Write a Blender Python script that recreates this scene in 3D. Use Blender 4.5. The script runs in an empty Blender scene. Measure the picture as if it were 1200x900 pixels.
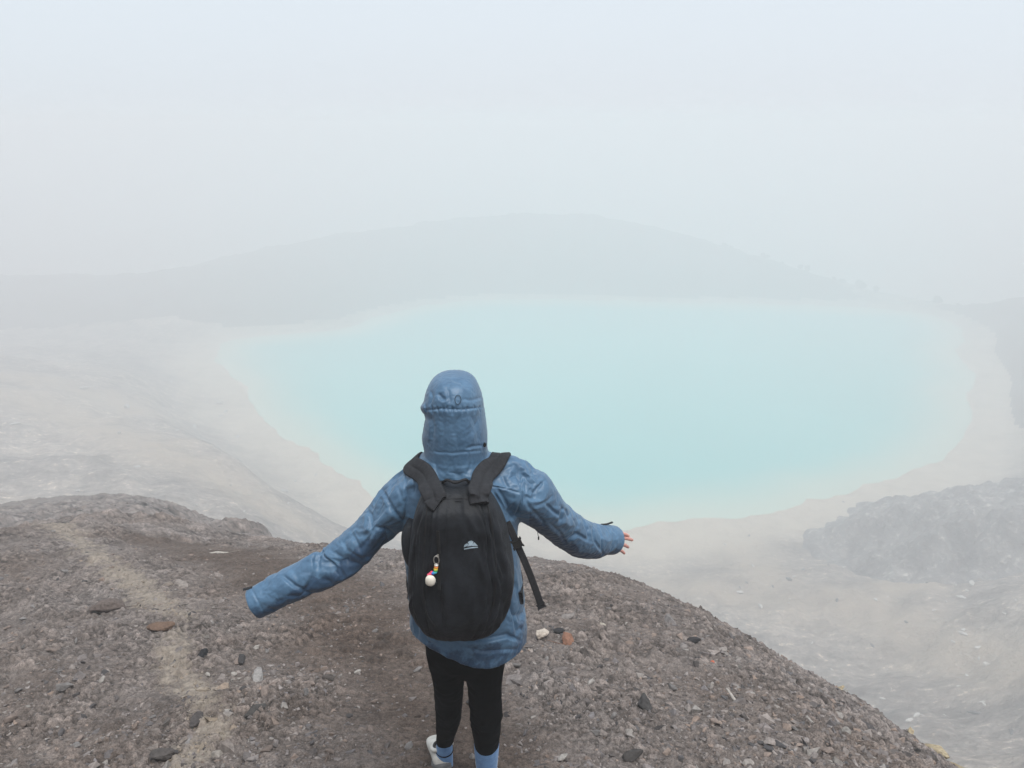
import bpy, bmesh, math, random
import numpy as np
from mathutils import Vector, Matrix, Quaternion

random.seed(7)
rng = np.random.default_rng(7)
scene = bpy.context.scene
COL = scene.collection

# ------------------------------------------------------------------ camera, light, exposure
PITCH = math.radians(18.4)
CAMZ = 2.37
cam_d = bpy.data.cameras.new('camera')
cam_d.sensor_width = 36.0
cam_d.lens = 27.0
cam_d.clip_start = 0.05
cam_d.clip_end = 5000.0
cam = bpy.data.objects.new('camera', cam_d)
COL.objects.link(cam)
cam.location = (0, 0, CAMZ)
cam.rotation_euler = (math.radians(90) - PITCH, 0, 0)
scene.camera = cam

SUN_EL, SUN_ROT = math.radians(68), math.radians(150)
SUN_STRENGTH, SKY_STRENGTH = 1.35, 0.118
EXPOSURE = 1.13
HAZE_DENSITY = 0.0088

world = bpy.data.worlds.new('World')
scene.world = world
world.use_nodes = True
wn, wl = world.node_tree.nodes, world.node_tree.links
wn.clear()
w_out = wn.new('ShaderNodeOutputWorld')
w_bg = wn.new('ShaderNodeBackground')
w_sky = wn.new('ShaderNodeTexSky')
w_sky.sky_type = 'NISHITA'
w_sky.sun_disc = False
w_sky.sun_elevation = SUN_EL
w_sky.sun_rotation = SUN_ROT
w_sky.air_density = 1.0
w_sky.dust_density = 6.0
w_mix = wn.new('ShaderNodeMix')
w_mix.data_type = 'RGBA'
w_mix.inputs['Factor'].default_value = 0.94          # a closed cloud deck over the clear sky
w_mix.inputs['B'].default_value = (3.10, 3.41, 3.70, 1)
wl.new(w_sky.outputs['Color'], w_mix.inputs['A'])
wl.new(w_mix.outputs['Result'], w_bg.inputs['Color'])
w_bg.inputs['Strength'].default_value = SKY_STRENGTH
wl.new(w_bg.outputs[0], w_out.inputs['Surface'])

sun_d = bpy.data.lights.new('sun', 'SUN')
sun_d.energy = SUN_STRENGTH
sun_d.angle = math.radians(35)
sun_d.color = (1.0, 0.985, 0.96)
sun = bpy.data.objects.new('sun', sun_d)
COL.objects.link(sun)
sd = Vector((math.sin(SUN_ROT) * math.cos(SUN_EL), math.cos(SUN_ROT) * math.cos(SUN_EL), math.sin(SUN_EL)))
sun.rotation_euler = sd.to_track_quat('Z', 'Y').to_euler()

scene.view_settings.view_transform = 'Standard'
scene.view_settings.look = 'None'
scene.view_settings.exposure = EXPOSURE
scene.view_settings.gamma = 1.0
scene.view_settings.use_curve_mapping = False
scene.cycles.use_denoising = True
try:
    scene.cycles.denoiser = 'OPENIMAGEDENOISE'
    scene.cycles.denoising_input_passes = 'RGB_ALBEDO_NORMAL'
except Exception:
    pass
scene.cycles.max_bounces = 8
scene.cycles.diffuse_bounces = 3
scene.cycles.glossy_bounces = 3
scene.cycles.volume_bounces = 4
scene.cycles.use_adaptive_sampling = False

# ------------------------------------------------------------------ helpers
CP, SP = math.cos(PITCH), math.sin(PITCH)

def ray(px, py):
    u, v = (px - 600) / 900.0, (450 - py) / 900.0
    return np.array([u, CP + v * SP, -SP + v * CP])

def P(px, py, Y):
    """the world point at forward distance Y that the image pixel (px, py) of the 1200x900 photo looks at"""
    d = ray(px, py)
    p = np.array([0, 0, CAMZ]) + d * (Y / d[1])
    return p

def tag(o, label=None, cat=None, group=None, kind=None):
    if label: o['label'] = label
    if cat: o['category'] = cat
    if group: o['group'] = group
    if kind: o['kind'] = kind
    return o

def mesh_obj(name, verts, faces, mat=None, parent=None, smooth=True):
    me = bpy.data.meshes.new(name)
    me.from_pydata([tuple(map(float, v)) for v in verts], [], [tuple(map(int, f)) for f in faces])
    me.update()
    if smooth:
        me.polygons.foreach_set('use_smooth', np.ones(len(me.polygons), bool))
    o = bpy.data.objects.new(name, me)
    COL.objects.link(o)
    if mat: me.materials.append(mat)
    if parent is not None: o.parent = parent
    return o

def fast_mesh(name, co, faces, nper, mat=None, smooth=True):
    """co (n,3); faces flat (m, nper) array"""
    me = bpy.data.meshes.new(name)
    me.vertices.add(len(co))
    me.vertices.foreach_set('co', np.asarray(co, np.float32).ravel())
    m = len(faces)
    me.loops.add(m * nper)
    me.loops.foreach_set('vertex_index', np.asarray(faces, np.int32).ravel())
    me.polygons.add(m)
    me.polygons.foreach_set('loop_start', np.arange(0, m * nper, nper, dtype=np.int32))
    me.polygons.foreach_set('loop_total', np.full(m, nper, np.int32))
    me.update(calc_edges=True)
    me.validate()
    me.polygons.foreach_set('use_smooth', np.full(len(me.polygons), smooth, bool))
    if mat: me.materials.append(mat)
    return me

def add_attr(me, name, vals):
    a = me.attributes.new(name, 'FLOAT', 'POINT')
    a.data.foreach_set('value', np.asarray(vals, np.float32))

def add_col(me, name, cols):
    a = me.attributes.new(name, 'FLOAT_COLOR', 'POINT')
    c = np.ones((len(cols), 4), np.float32)
    c[:, :3] = cols
    a.data.foreach_set('color', c.ravel())

# gradient noise in numpy
_perm = np.random.default_rng(3).permutation(256)
_perm = np.concatenate([_perm, _perm, _perm])
_g3 = np.random.default_rng(4).normal(size=(256, 3))
_g3 /= np.linalg.norm(_g3, axis=1)[:, None]

def noise3(x, y, z):
    x, y, z = np.broadcast_arrays(np.asarray(x, float), np.asarray(y, float), np.asarray(z, float))
    xi, yi, zi = np.floor(x).astype(int), np.floor(y).astype(int), np.floor(z).astype(int)
    xf, yf, zf = x - xi, y - yi, z - zi
    u, v, w = [t * t * t * (t * (t * 6 - 15) + 10) for t in (xf, yf, zf)]
    def g(dx, dy, dz):
        h = _perm[_perm[_perm[(xi + dx) & 255] + ((yi + dy) & 255)] + ((zi + dz) & 255)]
        gr = _g3[h]
        return gr[..., 0] * (xf - dx) + gr[..., 1] * (yf - dy) + gr[..., 2] * (zf - dz)
    def lerp(a, b, t): return a + (b - a) * t
    return 1.5 * lerp(lerp(lerp(g(0, 0, 0), g(1, 0, 0), u), lerp(g(0, 1, 0), g(1, 1, 0), u), v),
                      lerp(lerp(g(0, 0, 1), g(1, 0, 1), u), lerp(g(0, 1, 1), g(1, 1, 1), u), v), w)

def fbm(x, y, z=0.0, octaves=4, gain=0.5):
    s, a, f = 0, 1.0, 1.0
    for k in range(octaves):
        s = s + a * noise3(np.asarray(x) * f + 17.3 * k, np.asarray(y) * f - 9.1 * k, np.asarray(z) * f + 4.7 * k)
        a *= gain; f *= 2.03
    return s

def sstep(a, b, x):
    t = np.clip((x - a) / (b - a), 0, 1)
    return t * t * (3 - 2 * t)

class TPS:
    def __init__(self, pts, scale=1.0, smooth=1e-3):
        pts = np.asarray(pts, float)
        self.s = scale
        X = pts[:, :2] / scale
        n = len(X)
        K = self.k(np.linalg.norm(X[:, None] - X[None], axis=2)) + smooth * np.eye(n)
        A = np.zeros((n + 3, n + 3))
        A[:n, :n] = K
        A[:n, n] = 1; A[:n, n + 1:] = X
        A[n, :n] = 1; A[n + 1:, :n] = X.T
        b = np.zeros(n + 3); b[:n] = pts[:, 2]
        self.w = np.linalg.solve(A, b)
        self.X = X
    @staticmethod
    def k(r):
        return np.where(r > 1e-9, r * r * np.log(np.maximum(r, 1e-9)), 0.0)
    def __call__(self, x, y):
        x = np.asarray(x, float); shp = x.shape
        q = np.stack([x.ravel(), np.asarray(y, float).ravel()], 1) / self.s
        out = np.empty(len(q))
        n = len(self.X)
        for i in range(0, len(q), 60000):
            c = q[i:i + 60000]
            r2 = ((c[:, None, 0] - self.X[None, :, 0]) ** 2 + (c[:, None, 1] - self.X[None, :, 1]) ** 2)
            K = np.where(r2 > 1e-12, 0.5 * r2 * np.log(np.maximum(r2, 1e-12)), 0.0)
            out[i:i + 60000] = K @ self.w[:n] + self.w[n] + c @ self.w[n + 1:]
        return out.reshape(shp)

def seg_dist(x, y, poly, closed=False):
    """distance to a polyline in plan"""
    d = np.full(np.shape(x), 1e9)
    pts = list(poly) + ([poly[0]] if closed else [])
    for (ax, ay), (bx, by) in zip(pts[:-1], pts[1:]):
        vx, vy = bx - ax, by - ay
        t = np.clip(((x - ax) * vx + (y - ay) * vy) / max(vx * vx + vy * vy, 1e-12), 0, 1)
        d = np.minimum(d, np.hypot(x - ax - t * vx, y - ay - t * vy))
    return d

def inside(x, y, poly):
    r = np.zeros(np.shape(x), bool)
    n = len(poly)
    for i in range(n):
        (ax, ay), (bx, by) = poly[i], poly[(i + 1) % n]
        c = ((ay > y) != (by > y)) & (x < (bx - ax) * (y - ay) / (by - ay + 1e-12) + ax)
        r ^= c
    return r

# ------------------------------------------------------------------ node helpers
def new_mat(name):
    m = bpy.data.materials.new(name)
    m.use_nodes = True
    nt = m.node_tree
    return m, nt.nodes, nt.links, nt.nodes['Principled BSDF']

def n_noise(n, l, vec, scale, detail=5, rough=0.55, dist=0.0):
    t = n.new('ShaderNodeTexNoise')
    t.inputs['Scale'].default_value = scale
    t.inputs['Detail'].default_value = detail
    t.inputs['Roughness'].default_value = rough
    t.inputs['Distortion'].default_value = dist
    if vec is not None: l.new(vec, t.inputs['Vector'])
    return t.outputs['Fac']

def n_ramp(n, l, fac, stops):
    r = n.new('ShaderNodeValToRGB')
    el = r.color_ramp.elements
    while len(el) < len(stops): el.new(0.5)
    for e, (p, c) in zip(el, stops):
        e.position = p
        e.color = (*c, 1) if len(c) == 3 else c
    l.new(fac, r.inputs['Fac'])
    return r.outputs['Color']

def n_mix(n, l, a, b, fac, blend='MIX'):
    m = n.new('ShaderNodeMix'); m.data_type = 'RGBA'; m.blend_type = blend
    for k, v in (('A', a), ('B', b)):
        if isinstance(v, tuple): m.inputs[k].default_value = (*v, 1)
        else: l.new(v, m.inputs[k])
    if isinstance(fac, float): m.inputs['Factor'].default_value = fac
    else: l.new(fac, m.inputs['Factor'])
    return m.outputs['Result']

def n_math(n, l, op, a, b=None, clamp=False):
    m = n.new('ShaderNodeMath'); m.operation = op; m.use_clamp = clamp
    for i, v in enumerate((a, b)):
        if v is None: continue
        if isinstance(v, (int, float)): m.inputs[i].default_value = v
        else: l.new(v, m.inputs[i])
    return m.outputs[0]

def n_attr(n, name, out='Fac'):
    a = n.new('ShaderNodeAttribute'); a.attribute_name = name
    return a.outputs[out]

def n_bump(n, l, h, strength, dist, prev=None):
    b = n.new('ShaderNodeBump')
    b.inputs['Strength'].default_value = strength
    b.inputs['Distance'].default_value = dist
    l.new(h, b.inputs['Height'])
    if prev is not None: l.new(prev, b.inputs['Normal'])
    return b.outputs['Normal']

# ------------------------------------------------------------------ terrain
LAKE = CAMZ - 60.0

# the ridge under the walker
def plane_z(y): return -0.364 * (y - 2.22)

crest = [(-150, 612, 37), (0, 592, 36), (75, 584, 36), (150, 582, 35), (200, 591, 32), (260, 617, 28), (320, 632, 23)]
hump = [(330, 635, 11), (400, 646, 10), (470, 655, 9), (540, 661, 8), (600, 664, 7.5), (650, 664, 7), (700, 674, 6.5),
        (750, 688, 6), (800, 709, 5.5), (850, 736, 5.2), (900, 766, 4.9), (950, 795, 4.6), (1000, 823, 4.3),
        (1050, 853, 4.0), (1110, 896, 3.7), (1200, 965, 3.3)]
ctl = [P(*c) for c in crest + hump]
for (px, py, Y) in crest:
    for k_, e_ in ((.90, 4.0), (.80, 8.5), (.70, 14), (.6, 20)):
        if Y * k_ > 15: ctl.append(P(px, py + e_, Y * k_))
for (px, py, Y) in crest:
    d = ray(px, py) / ray(px, py)[1]
    b = P(px, py, Y)
    for k, extra in ((6, 1.4), (12, 5.5), (22, 12), (36, 20)):
        ctl.append(b + d * k - np.array([0, 0, extra]))
for i, (px, py, Y) in enumerate(hump):
    d = ray(px, py) / ray(px, py)[1]
    b = P(px, py, Y)
    if px <= 340: ks = ((1.5, .35),)
    elif px < 560: ks = ((1.5, .5), (5, 3.2), (14, 11))
    else: ks = ((.5, .12), (1.4, .7), (4, 3.0), (12, 10), (24, 18))
    for k, extra in ks:
        ctl.append(b + d * k - np.array([0, 0, extra]))
for (px, py, Y) in ((60, 640, 7.5), (180, 700, 5.2), (60, 618, 10.2), (90, 608, 12.5), (170, 620, 9.8), (250, 655, 7.0), (250, 634, 10.2), (290, 642, 9.0), (290, 634, 12), (-100, 650, 9), (-100, 720, 5.4), (0, 700, 5.5), (0, 800, 3.5)):
    ctl.append(P(px, py, Y))
for (x, y, dz) in ((0, 0, 0.0), (-1.2, 0, -.05), (1.2, 0, -.1), (-.2, 1.2, 0), (-1.3, 1.2, -.02), (1.0, 1.2, -.04), (-.2, 2.2, 0),
                   (-1.2, 2.2, .0), (-2.2, 2.3, -.12), (.8, 2.2, -.03), (-.2, 3.4, .03), (-1.3, 3.4, .02), (.9, 3.2, -.02), (-.2, 5, .05),
                   (-1.5, 5, .02), (.8, 4.6, .0), (-3.6, 1, -1.0), (3.2, 0.8, -.9), (2.1, 1.6, -.25), (-6, 3, -2.2), (6, 1, -4.0), (-12, 6, -5.5),
                   (0, -4, -.2), (-4, -4, -.8), (4, -4, -1.2), (0, -14, 0), (-14, -12, -3), (14, -12, -4), (12, 0, -9), (-16, 14, -6),
                   (0, -40, 0), (-30, -30, -6), (30, -30, -10)):
    ctl.append(np.array([x, y, plane_z(y) + dz]))
ridge_tps = TPS(ctl, 5.0, 2e-3)

shore_px = [(262, 402), (330, 392), (400, 386), (440, 373), (480, 363), (520, 356), (600, 351), (700, 352), (800, 355), (900, 357),
            (1000, 361), (1060, 365), (1105, 374), (1128, 392), (1122, 412), (1138, 440), (1132, 470), (1136, 495), (1112, 528), (1060, 556), (1000, 575),
            (900, 596), (800, 610), (745, 616), (690, 618), (620, 608), (560, 606), (500, 600), (450, 588), (418, 568), (360, 528),
            (325, 505), (296, 474), (282, 448), (258, 425)]
def on_plane(px, py, z):
    d = ray(px, py)
    t = (z - CAMZ) / d[2]
    return d[0] * t, d[1] * t
shore = [on_plane(px, py, LAKE) for px, py in shore_px]
# denser smooth outline (Catmull-Rom)
def catmull_closed(pts, n):
    pts = np.asarray(pts, float); out = []
    N = len(pts)
    for i in range(N):
        p0, p1, p2, p3 = pts[i - 1], pts[i], pts[(i + 1) % N], pts[(i + 2) % N]
        for t in np.linspace(0, 1, n, endpoint=False):
            out.append(0.5 * (2 * p1 + (p2 - p0) * t + (2 * p0 - 5 * p1 + 4 * p2 - p3) * t * t + (3 * p1 - p0 - 3 * p2 + p3) * t ** 3))
    return np.array(out)
shore_s = catmull_closed(shore, 3)

rim = [(-300, 322, 285), (-150, 320, 288), (0, 319, 292), (100, 320, 300), (170, 318, 310), (230, 308, 325), (280, 297, 335), (330, 286, 345), (400, 274, 352),
       (450, 266, 356), (500, 259, 360), (560, 252, 360), (640, 248, 360), (700, 252, 358), (740, 260, 355), (800, 274, 350), (850, 288, 342), (900, 303, 332),
       (950, 318, 322), (1000, 333, 310), (1050, 345, 298), (1095, 356, 286), (1130, 356, 275), (1160, 352, 262), (1200, 347, 245), (1300, 330, 225), (1450, 300, 190)]
bc = []
for (x, y) in shore_s[::2]: bc.append((x, y, LAKE))
for (px, py, Y) in rim:
    p = P(px, py, Y); bc.append(tuple(p))
    q = P(px, py, Y + 45); bc.append((q[0], q[1], p[2] - 13)); q = P(px, py, Y + 160); bc.append((q[0], q[1], p[2] - 40))
for (px, py, dz) in ((600, 400, -5), (700, 500, -6), (900, 450, -6), (1000, 500, -5), (500, 480, -6), (400, 430, -4), (800, 560, -5), (560, 550, -5), (330, 430, -3)):
    x, y = on_plane(px, py, LAKE); bc.append((x, y, LAKE + dz))
def above(px, py, h):
    x, y = on_plane(px, py, LAKE + h); bc.append((x, y, LAKE + h))
for a in ((235, 430, 1.2), (220, 412, 1.0), (0, 418, 16), (60, 430, 14.5), (150, 447, 12), (200, 462, 9), (0, 500, 20), (0, 575, 25), (120, 510, 17), (200, 520, 16), (300, 545, 13), (250, 585, 20), (350, 600, 14),
          (400, 600, 9), (-200, 430, 26), (-200, 600, 36), (150, 380, 4), (50, 370, 4), (220, 370, 5), (100, 395, 3.5), (-200, 390, 8),
          (800, 640, 1.6), (745, 645, 1.6), (680, 650, 3), (900, 620, 1.5), (900, 690, 5), (800, 690, 5), (1000, 610, 2.0), (1060, 585, 1.8), (1120, 552, 1.6), (1152, 520, 1.4),
          (1158, 470, 1.3), (1155, 430, 1.2), (1150, 400, 1.2), (1200, 400, 5), (1200, 470, 6), (1200, 540, 7), (1300, 420, 16), (1300, 520, 16), (1100, 660, 7), (1000, 720, 8), (1100, 760, 12), (1200, 660, 11),
          (1200, 790, 17), (1200, 890, 22), (1350, 700, 26), (1400, 880, 34), (1000, 860, 17), (900, 800, 13), (760, 740, 9), (650, 720, 9)):
    above(*a)
for (x, y, z) in ((0, 12, -34), (-30, 30, -28), (30, 10, -30), (-90, 40, -12), (0, -60, -20), (-120, -60, 0), (120, -60, -10), (110, 40, -16),
                  (-260, 100, -10), (260, 100, -10), (-450, 200, -40), (450, 200, -40), (0, 700, -95), (-400, 600, -90), (400, 600, -90), (0, -500, -20), (-500, -300, -20), (500, -300, -20)):
    bc.append((x, y, z))
basin_tps = TPS(bc, 100.0, 2e-4)

def basin_h(x, y):
    z = basin_tps(x, y)
    sd_ = seg_dist(x, y, shore_s, True)
    ins = inside(x, y, shore_s)
    k = sstep(2, 22, sd_) * np.where(ins, 0.2, 1.0)
    rr = np.abs(noise3(x / 21.0, y / 21.0, 3.3)) + .5 * np.abs(noise3(x / 9.0, y / 9.0, 1.3))
    z = z + k * (1.6 * fbm(x / 30.0, y / 30.0, 2.0, 5, .52) - 1.6 * rr * .8)
    z = z + np.where(ins, 0, sstep(8, 30, sd_)) * (.75 * fbm(x / 7.0, y / 7.0, 6.0, 4, .58) - .5 * np.abs(noise3(x / 4.0, y / 4.0, 3.0)))
    # a low uneven beach: push the land to sit above the water and the bed below it
    edge = 2.2 * noise3(x / 12.0, y / 12.0, 8.0) + 1.0 * noise3(x / 4.0, y / 4.0, 5.0)
    s = np.where(ins, -sd_, sd_) + edge
    near = 1 - sstep(6, 26, sd_)
    zb = LAKE + np.where(s > 0, .05 * s, .14 * s)
    return z * (1 - near) + zb * near, s

PATH = [P(px, py, Y)[:2] for px, py, Y in ((20, 632, 11.5), (70, 648, 9.5), (110, 672, 7.2), (150, 694, 5.9), (190, 720, 4.9), (215, 742, 4.3),
                                          (205, 782, 3.55), (240, 815, 3.05), (250, 850, 2.7), (215, 868, 2.55), (180, 930, 2.2))]

def ridge_h(x, y, fine=True):
    z = ridge_tps(x, y)
    r = np.hypot(x, y)
    far = sstep(6, 30, r)
    z = z + .045 * fbm(x / 1.1, y / 1.1, .3, 4, .5) * (1 + 5 * far)
    return z + ridge_fine(x, y) if fine else z

def ridge_fine(x, y):
        r = np.hypot(x, y)
        # little runnels that follow the fall of the left flank, and lumps
        z = .016 * fbm(x / .30, y / .30, 5.1, 4, .55)
        z = z + .010 * np.maximum(0, fbm(x / .09, y / .09, 2.2, 3, .6))
        left = sstep(.7, 2.5, -x - .30 * (y - 2.2)) * sstep(1, 3, r)
        q = (x * .62 + y * .78)
        return z + left * .045 * fbm(q / .30, (x * .78 - y * .62) / 1.9, 7.7, 4, .55)

def blend(a, b, k=1.2):
    d = np.clip((a - b) / k, -40, 40)
    return np.where(d > 30, a, np.where(d < -30, b, b + k * np.log1p(np.exp(np.minimum(d, 30))))), a - b

def terrain(x, y, fine=True):
    b, s = basin_h(x, y)
    a = ridge_h(x, y, fine)
    return blend(a, b) + (s,)

def hit(px, py, tmax=900, t0=1.0):
    """where a line of sight meets the terrain (for placing ground features in plan)"""
    d = ray(px, py)
    t = np.geomspace(t0, tmax, 2500)
    x, y = d[0] * t, d[1] * t
    z = CAMZ + d[2] * t
    h, _, _ = terrain(x, y, False)
    i = int(np.argmax(z < h))
    return np.array([x[i], y[i], h[i]])

# polar sheet, fine towards the view, all the way round
th_f = np.linspace(-48, 48, 660)
th_c = np.linspace(48, 312, 90)[1:-1]
th = np.radians(np.concatenate([th_f, th_c]))
rad = np.concatenate([[0.02, .3, .6, .8], np.geomspace(1.0, 12, 800), np.geomspace(12.08, 60, 240), np.geomspace(60.6, 800, 200)])
TH, RA = np.meshgrid(th, rad)
GX, GY = RA * np.sin(TH), RA * np.cos(TH)

def worley(x, y, cell, seed, wx=1.0):
    """packed pebbles: dome height 0..1 and a random value per pebble"""
    gx, gy = np.floor(x / cell).astype(int), np.floor(y / cell).astype(int)
    best = np.full(np.shape(x), 9.0); val = np.zeros(np.shape(x))
    for dx in (-1, 0, 1):
        for dy in (-1, 0, 1):
            cx, cy = gx + dx, gy + dy
            h = _perm[(_perm[(cx + seed) & 255] + cy) & 255]
            h2 = _perm[(h + 71 + seed) & 255]; h3 = _perm[(h2 + 13) & 255]
            px_, py_ = (cx + .15 + .7 * h / 255.) * cell, (cy + .15 + .7 * h2 / 255.) * cell
            a = h3 / 255. * 3.14
            ex, ey = x - px_, y - py_
            u, v = ex * np.cos(a) + ey * np.sin(a), -ex * np.sin(a) + ey * np.cos(a)
            d = np.hypot(u, v * 1.35) / (cell * (.28 + .38 * ((h + h3) % 256) / 255.))
            m = d < best
            best = np.where(m, d, best); val = np.where(m, h3 / 255., val)
    dome = np.sqrt(np.maximum(0, 1 - np.minimum(best, 1) ** 2))
    return dome, val

TROD = [P(px, py, Y)[:2] for px, py, Y in ((560, 930, 2.0), (545, 860, 2.5), (500, 790, 3.1), (430, 735, 4.1), (385, 700, 5.2), (310, 668, 6.6), (200, 640, 8.6))]
def trodden(x, y, r):
    d = seg_dist(x, y, TROD) / (.34 + .035 * r) + .35 * noise3(x / .5, y / .5, 3.)
    return 1 - sstep(.25, 1.45, d)

def pebbles(x, y, r):
    """the stony crust: relief (m) and tone"""
    right = sstep(.0, 1.8, x - .15 * (y - 2))
    patch = .35 + .65 * sstep(-.45, .25, fbm(x / .75, y / .75, 4.0, 3) + .35 * right - .9 * trodden(x, y, r))
    xw, yw = x + .02 * noise3(x / .06, y / .06, 1.), y + .02 * noise3(x / .06, y / .06, 5.)
    d1, v1 = worley(xw, yw, .050, 11); d2, v2 = worley(xw + 3.1, yw, .026, 47); d3, v3 = worley(xw, yw + 1.7, .15, 83); d4, v4 = worley(xw + 7, yw + 2, .45, 29)
    big = (v3 > .62) * sstep(-.1, .4, fbm(x / 1.6, y / 1.6, 9.0, 2) + .3 * right)
    far = sstep(7, 14, r)
    h = patch * (.020 * d1 * (.4 + v1) + .012 * d2) + .030 * big * d3 * (.3 + v3) + far * (.10 * (v4 > .45) * d4 * v4 + .03 * d3)
    t = patch * (.60 * (v1 - .45) * (d1 > .05) + .40 * (v2 - .45) * (d2 > .05)) + big * (d3 > .05) * (v3 - .8) * 1.2 + far * .8 * (v4 - .5) * (d4 > 0)
    gap = patch * ((d1 < .05) & (d2 < .05))  # soil between pebbles darkened: shade painted into the tone
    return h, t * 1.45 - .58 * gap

def coarse_eval(fn, k=5):
    """smooth fields on every k-th ring and spoke, then interpolated"""
    ri = np.unique(np.r_[0:len(rad):k, len(rad) - 1]); ti = np.unique(np.r_[0:len(th):k, len(th) - 1])
    sub = fn(GX[np.ix_(ri, ti)], GY[np.ix_(ri, ti)])
    out = []
    for f in sub:
        a = np.stack([np.interp(np.arange(len(rad)), ri, f[:, q]) for q in range(f.shape[1])], 1)
        out.append(np.stack([np.interp(np.arange(len(th)), ti, a[q]) for q in range(a.shape[0])], 0))
    return out
GB, GS = coarse_eval(basin_h, 2)
(GA,) = coarse_eval(lambda x, y: (ridge_h(x, y, False),), 2)
GA = GA + ridge_fine(GX, GY)
m_ = (RA > .9) & (RA < 40) & (GA > GB - 2) & (np.abs(TH) < .84)
GT = np.zeros_like(GX)
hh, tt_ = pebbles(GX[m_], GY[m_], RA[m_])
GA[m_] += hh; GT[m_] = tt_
GZ, GD = blend(GA, GB)
nR, nT = GX.shape
co = np.stack([GX.ravel(), GY.ravel(), GZ.ravel()], 1)
i = np.arange(nR - 1)[:, None]; j = np.arange(nT)[None]
jn = (j + 1) % nT
quads = np.stack([i * nT + j, i * nT + jn, (i + 1) * nT + jn, (i + 1) * nT + j], -1).reshape(-1, 4)
quads = quads[:, ::-1]
fc = co[quads].mean(1)
fd = GD.ravel()[quads].mean(1)
is_ridge = fd > 0
is_hill = (~is_ridge) & (fc[:, 1] > 100) & (fc[:, 2] > LAKE + .6) & (fc[:, 1] > np.interp(fc[:, 0], [-400, -80, -40, 0, 60, 92, 112, 400], [195, 235, 255, 268, 265, 240, 112, 60]))

PALE_LINES = []
for line in (((40, 470), (120, 500), (180, 520)), ((190, 530), (250, 555), (300, 585), (340, 612)), ((0, 440), (80, 455), (150, 480)),
             ((700, 690), (780, 690), (860, 700), (940, 706), (1000, 712)), ((980, 700), (1060, 735), (1100, 760), (1150, 775), (1210, 790)),
             ((860, 640), (880, 660), (900, 690)), ((1010, 640), (1060, 650), (1120, 640)), ((1050, 690), (1110, 660), (1180, 640))):
    PALE_LINES.append([hit(px, py, t0=28)[:2] for px, py in line])

def build_ground():
    x, y, z = co.T
    r = np.hypot(x, y)
    trod = np.zeros(len(x)); mm = r < 15; trod[mm] = trodden(x[mm], y[mm], r[mm])
    path = seg_dist(x, y, PATH) / (.028 + .0135 * r)
    path_v = np.clip(1.15 - path * .55, 0, 1)
    s = GS.ravel()
    wob = 3.5 * noise3(x / 16.0, y / 16.0, 1.0) + 2 * noise3(x / 5.0, y / 5.0, 2.0)
    beach = (1 - sstep(4, 19, np.abs(s) + wob)) * (s > -8) * (1 - .65 * sstep(190, 260, y))
    pale = np.zeros(len(x))
    for pl in PALE_LINES:
        m = r > 25
        d = seg_dist(x[m], y[m], pl)
        pale[m] = np.maximum(pale[m], np.exp(-(d / (1.6 + .035 * r[m])) ** 2))
    out = []
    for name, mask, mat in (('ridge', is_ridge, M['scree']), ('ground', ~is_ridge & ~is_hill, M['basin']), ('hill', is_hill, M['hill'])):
        q = quads[mask]
        used = np.unique(q)
        lut = np.zeros(len(co), np.int64); lut[used] = np.arange(len(used))
        me = fast_mesh(name, co[used], lut[q], 4, mat)
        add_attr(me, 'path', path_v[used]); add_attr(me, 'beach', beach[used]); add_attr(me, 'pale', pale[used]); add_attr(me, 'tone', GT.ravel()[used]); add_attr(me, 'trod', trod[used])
        o = bpy.data.objects.new(name, me); COL.objects.link(o)
        o['kind'] = 'structure'
        out.append(o)
    return out

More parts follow.
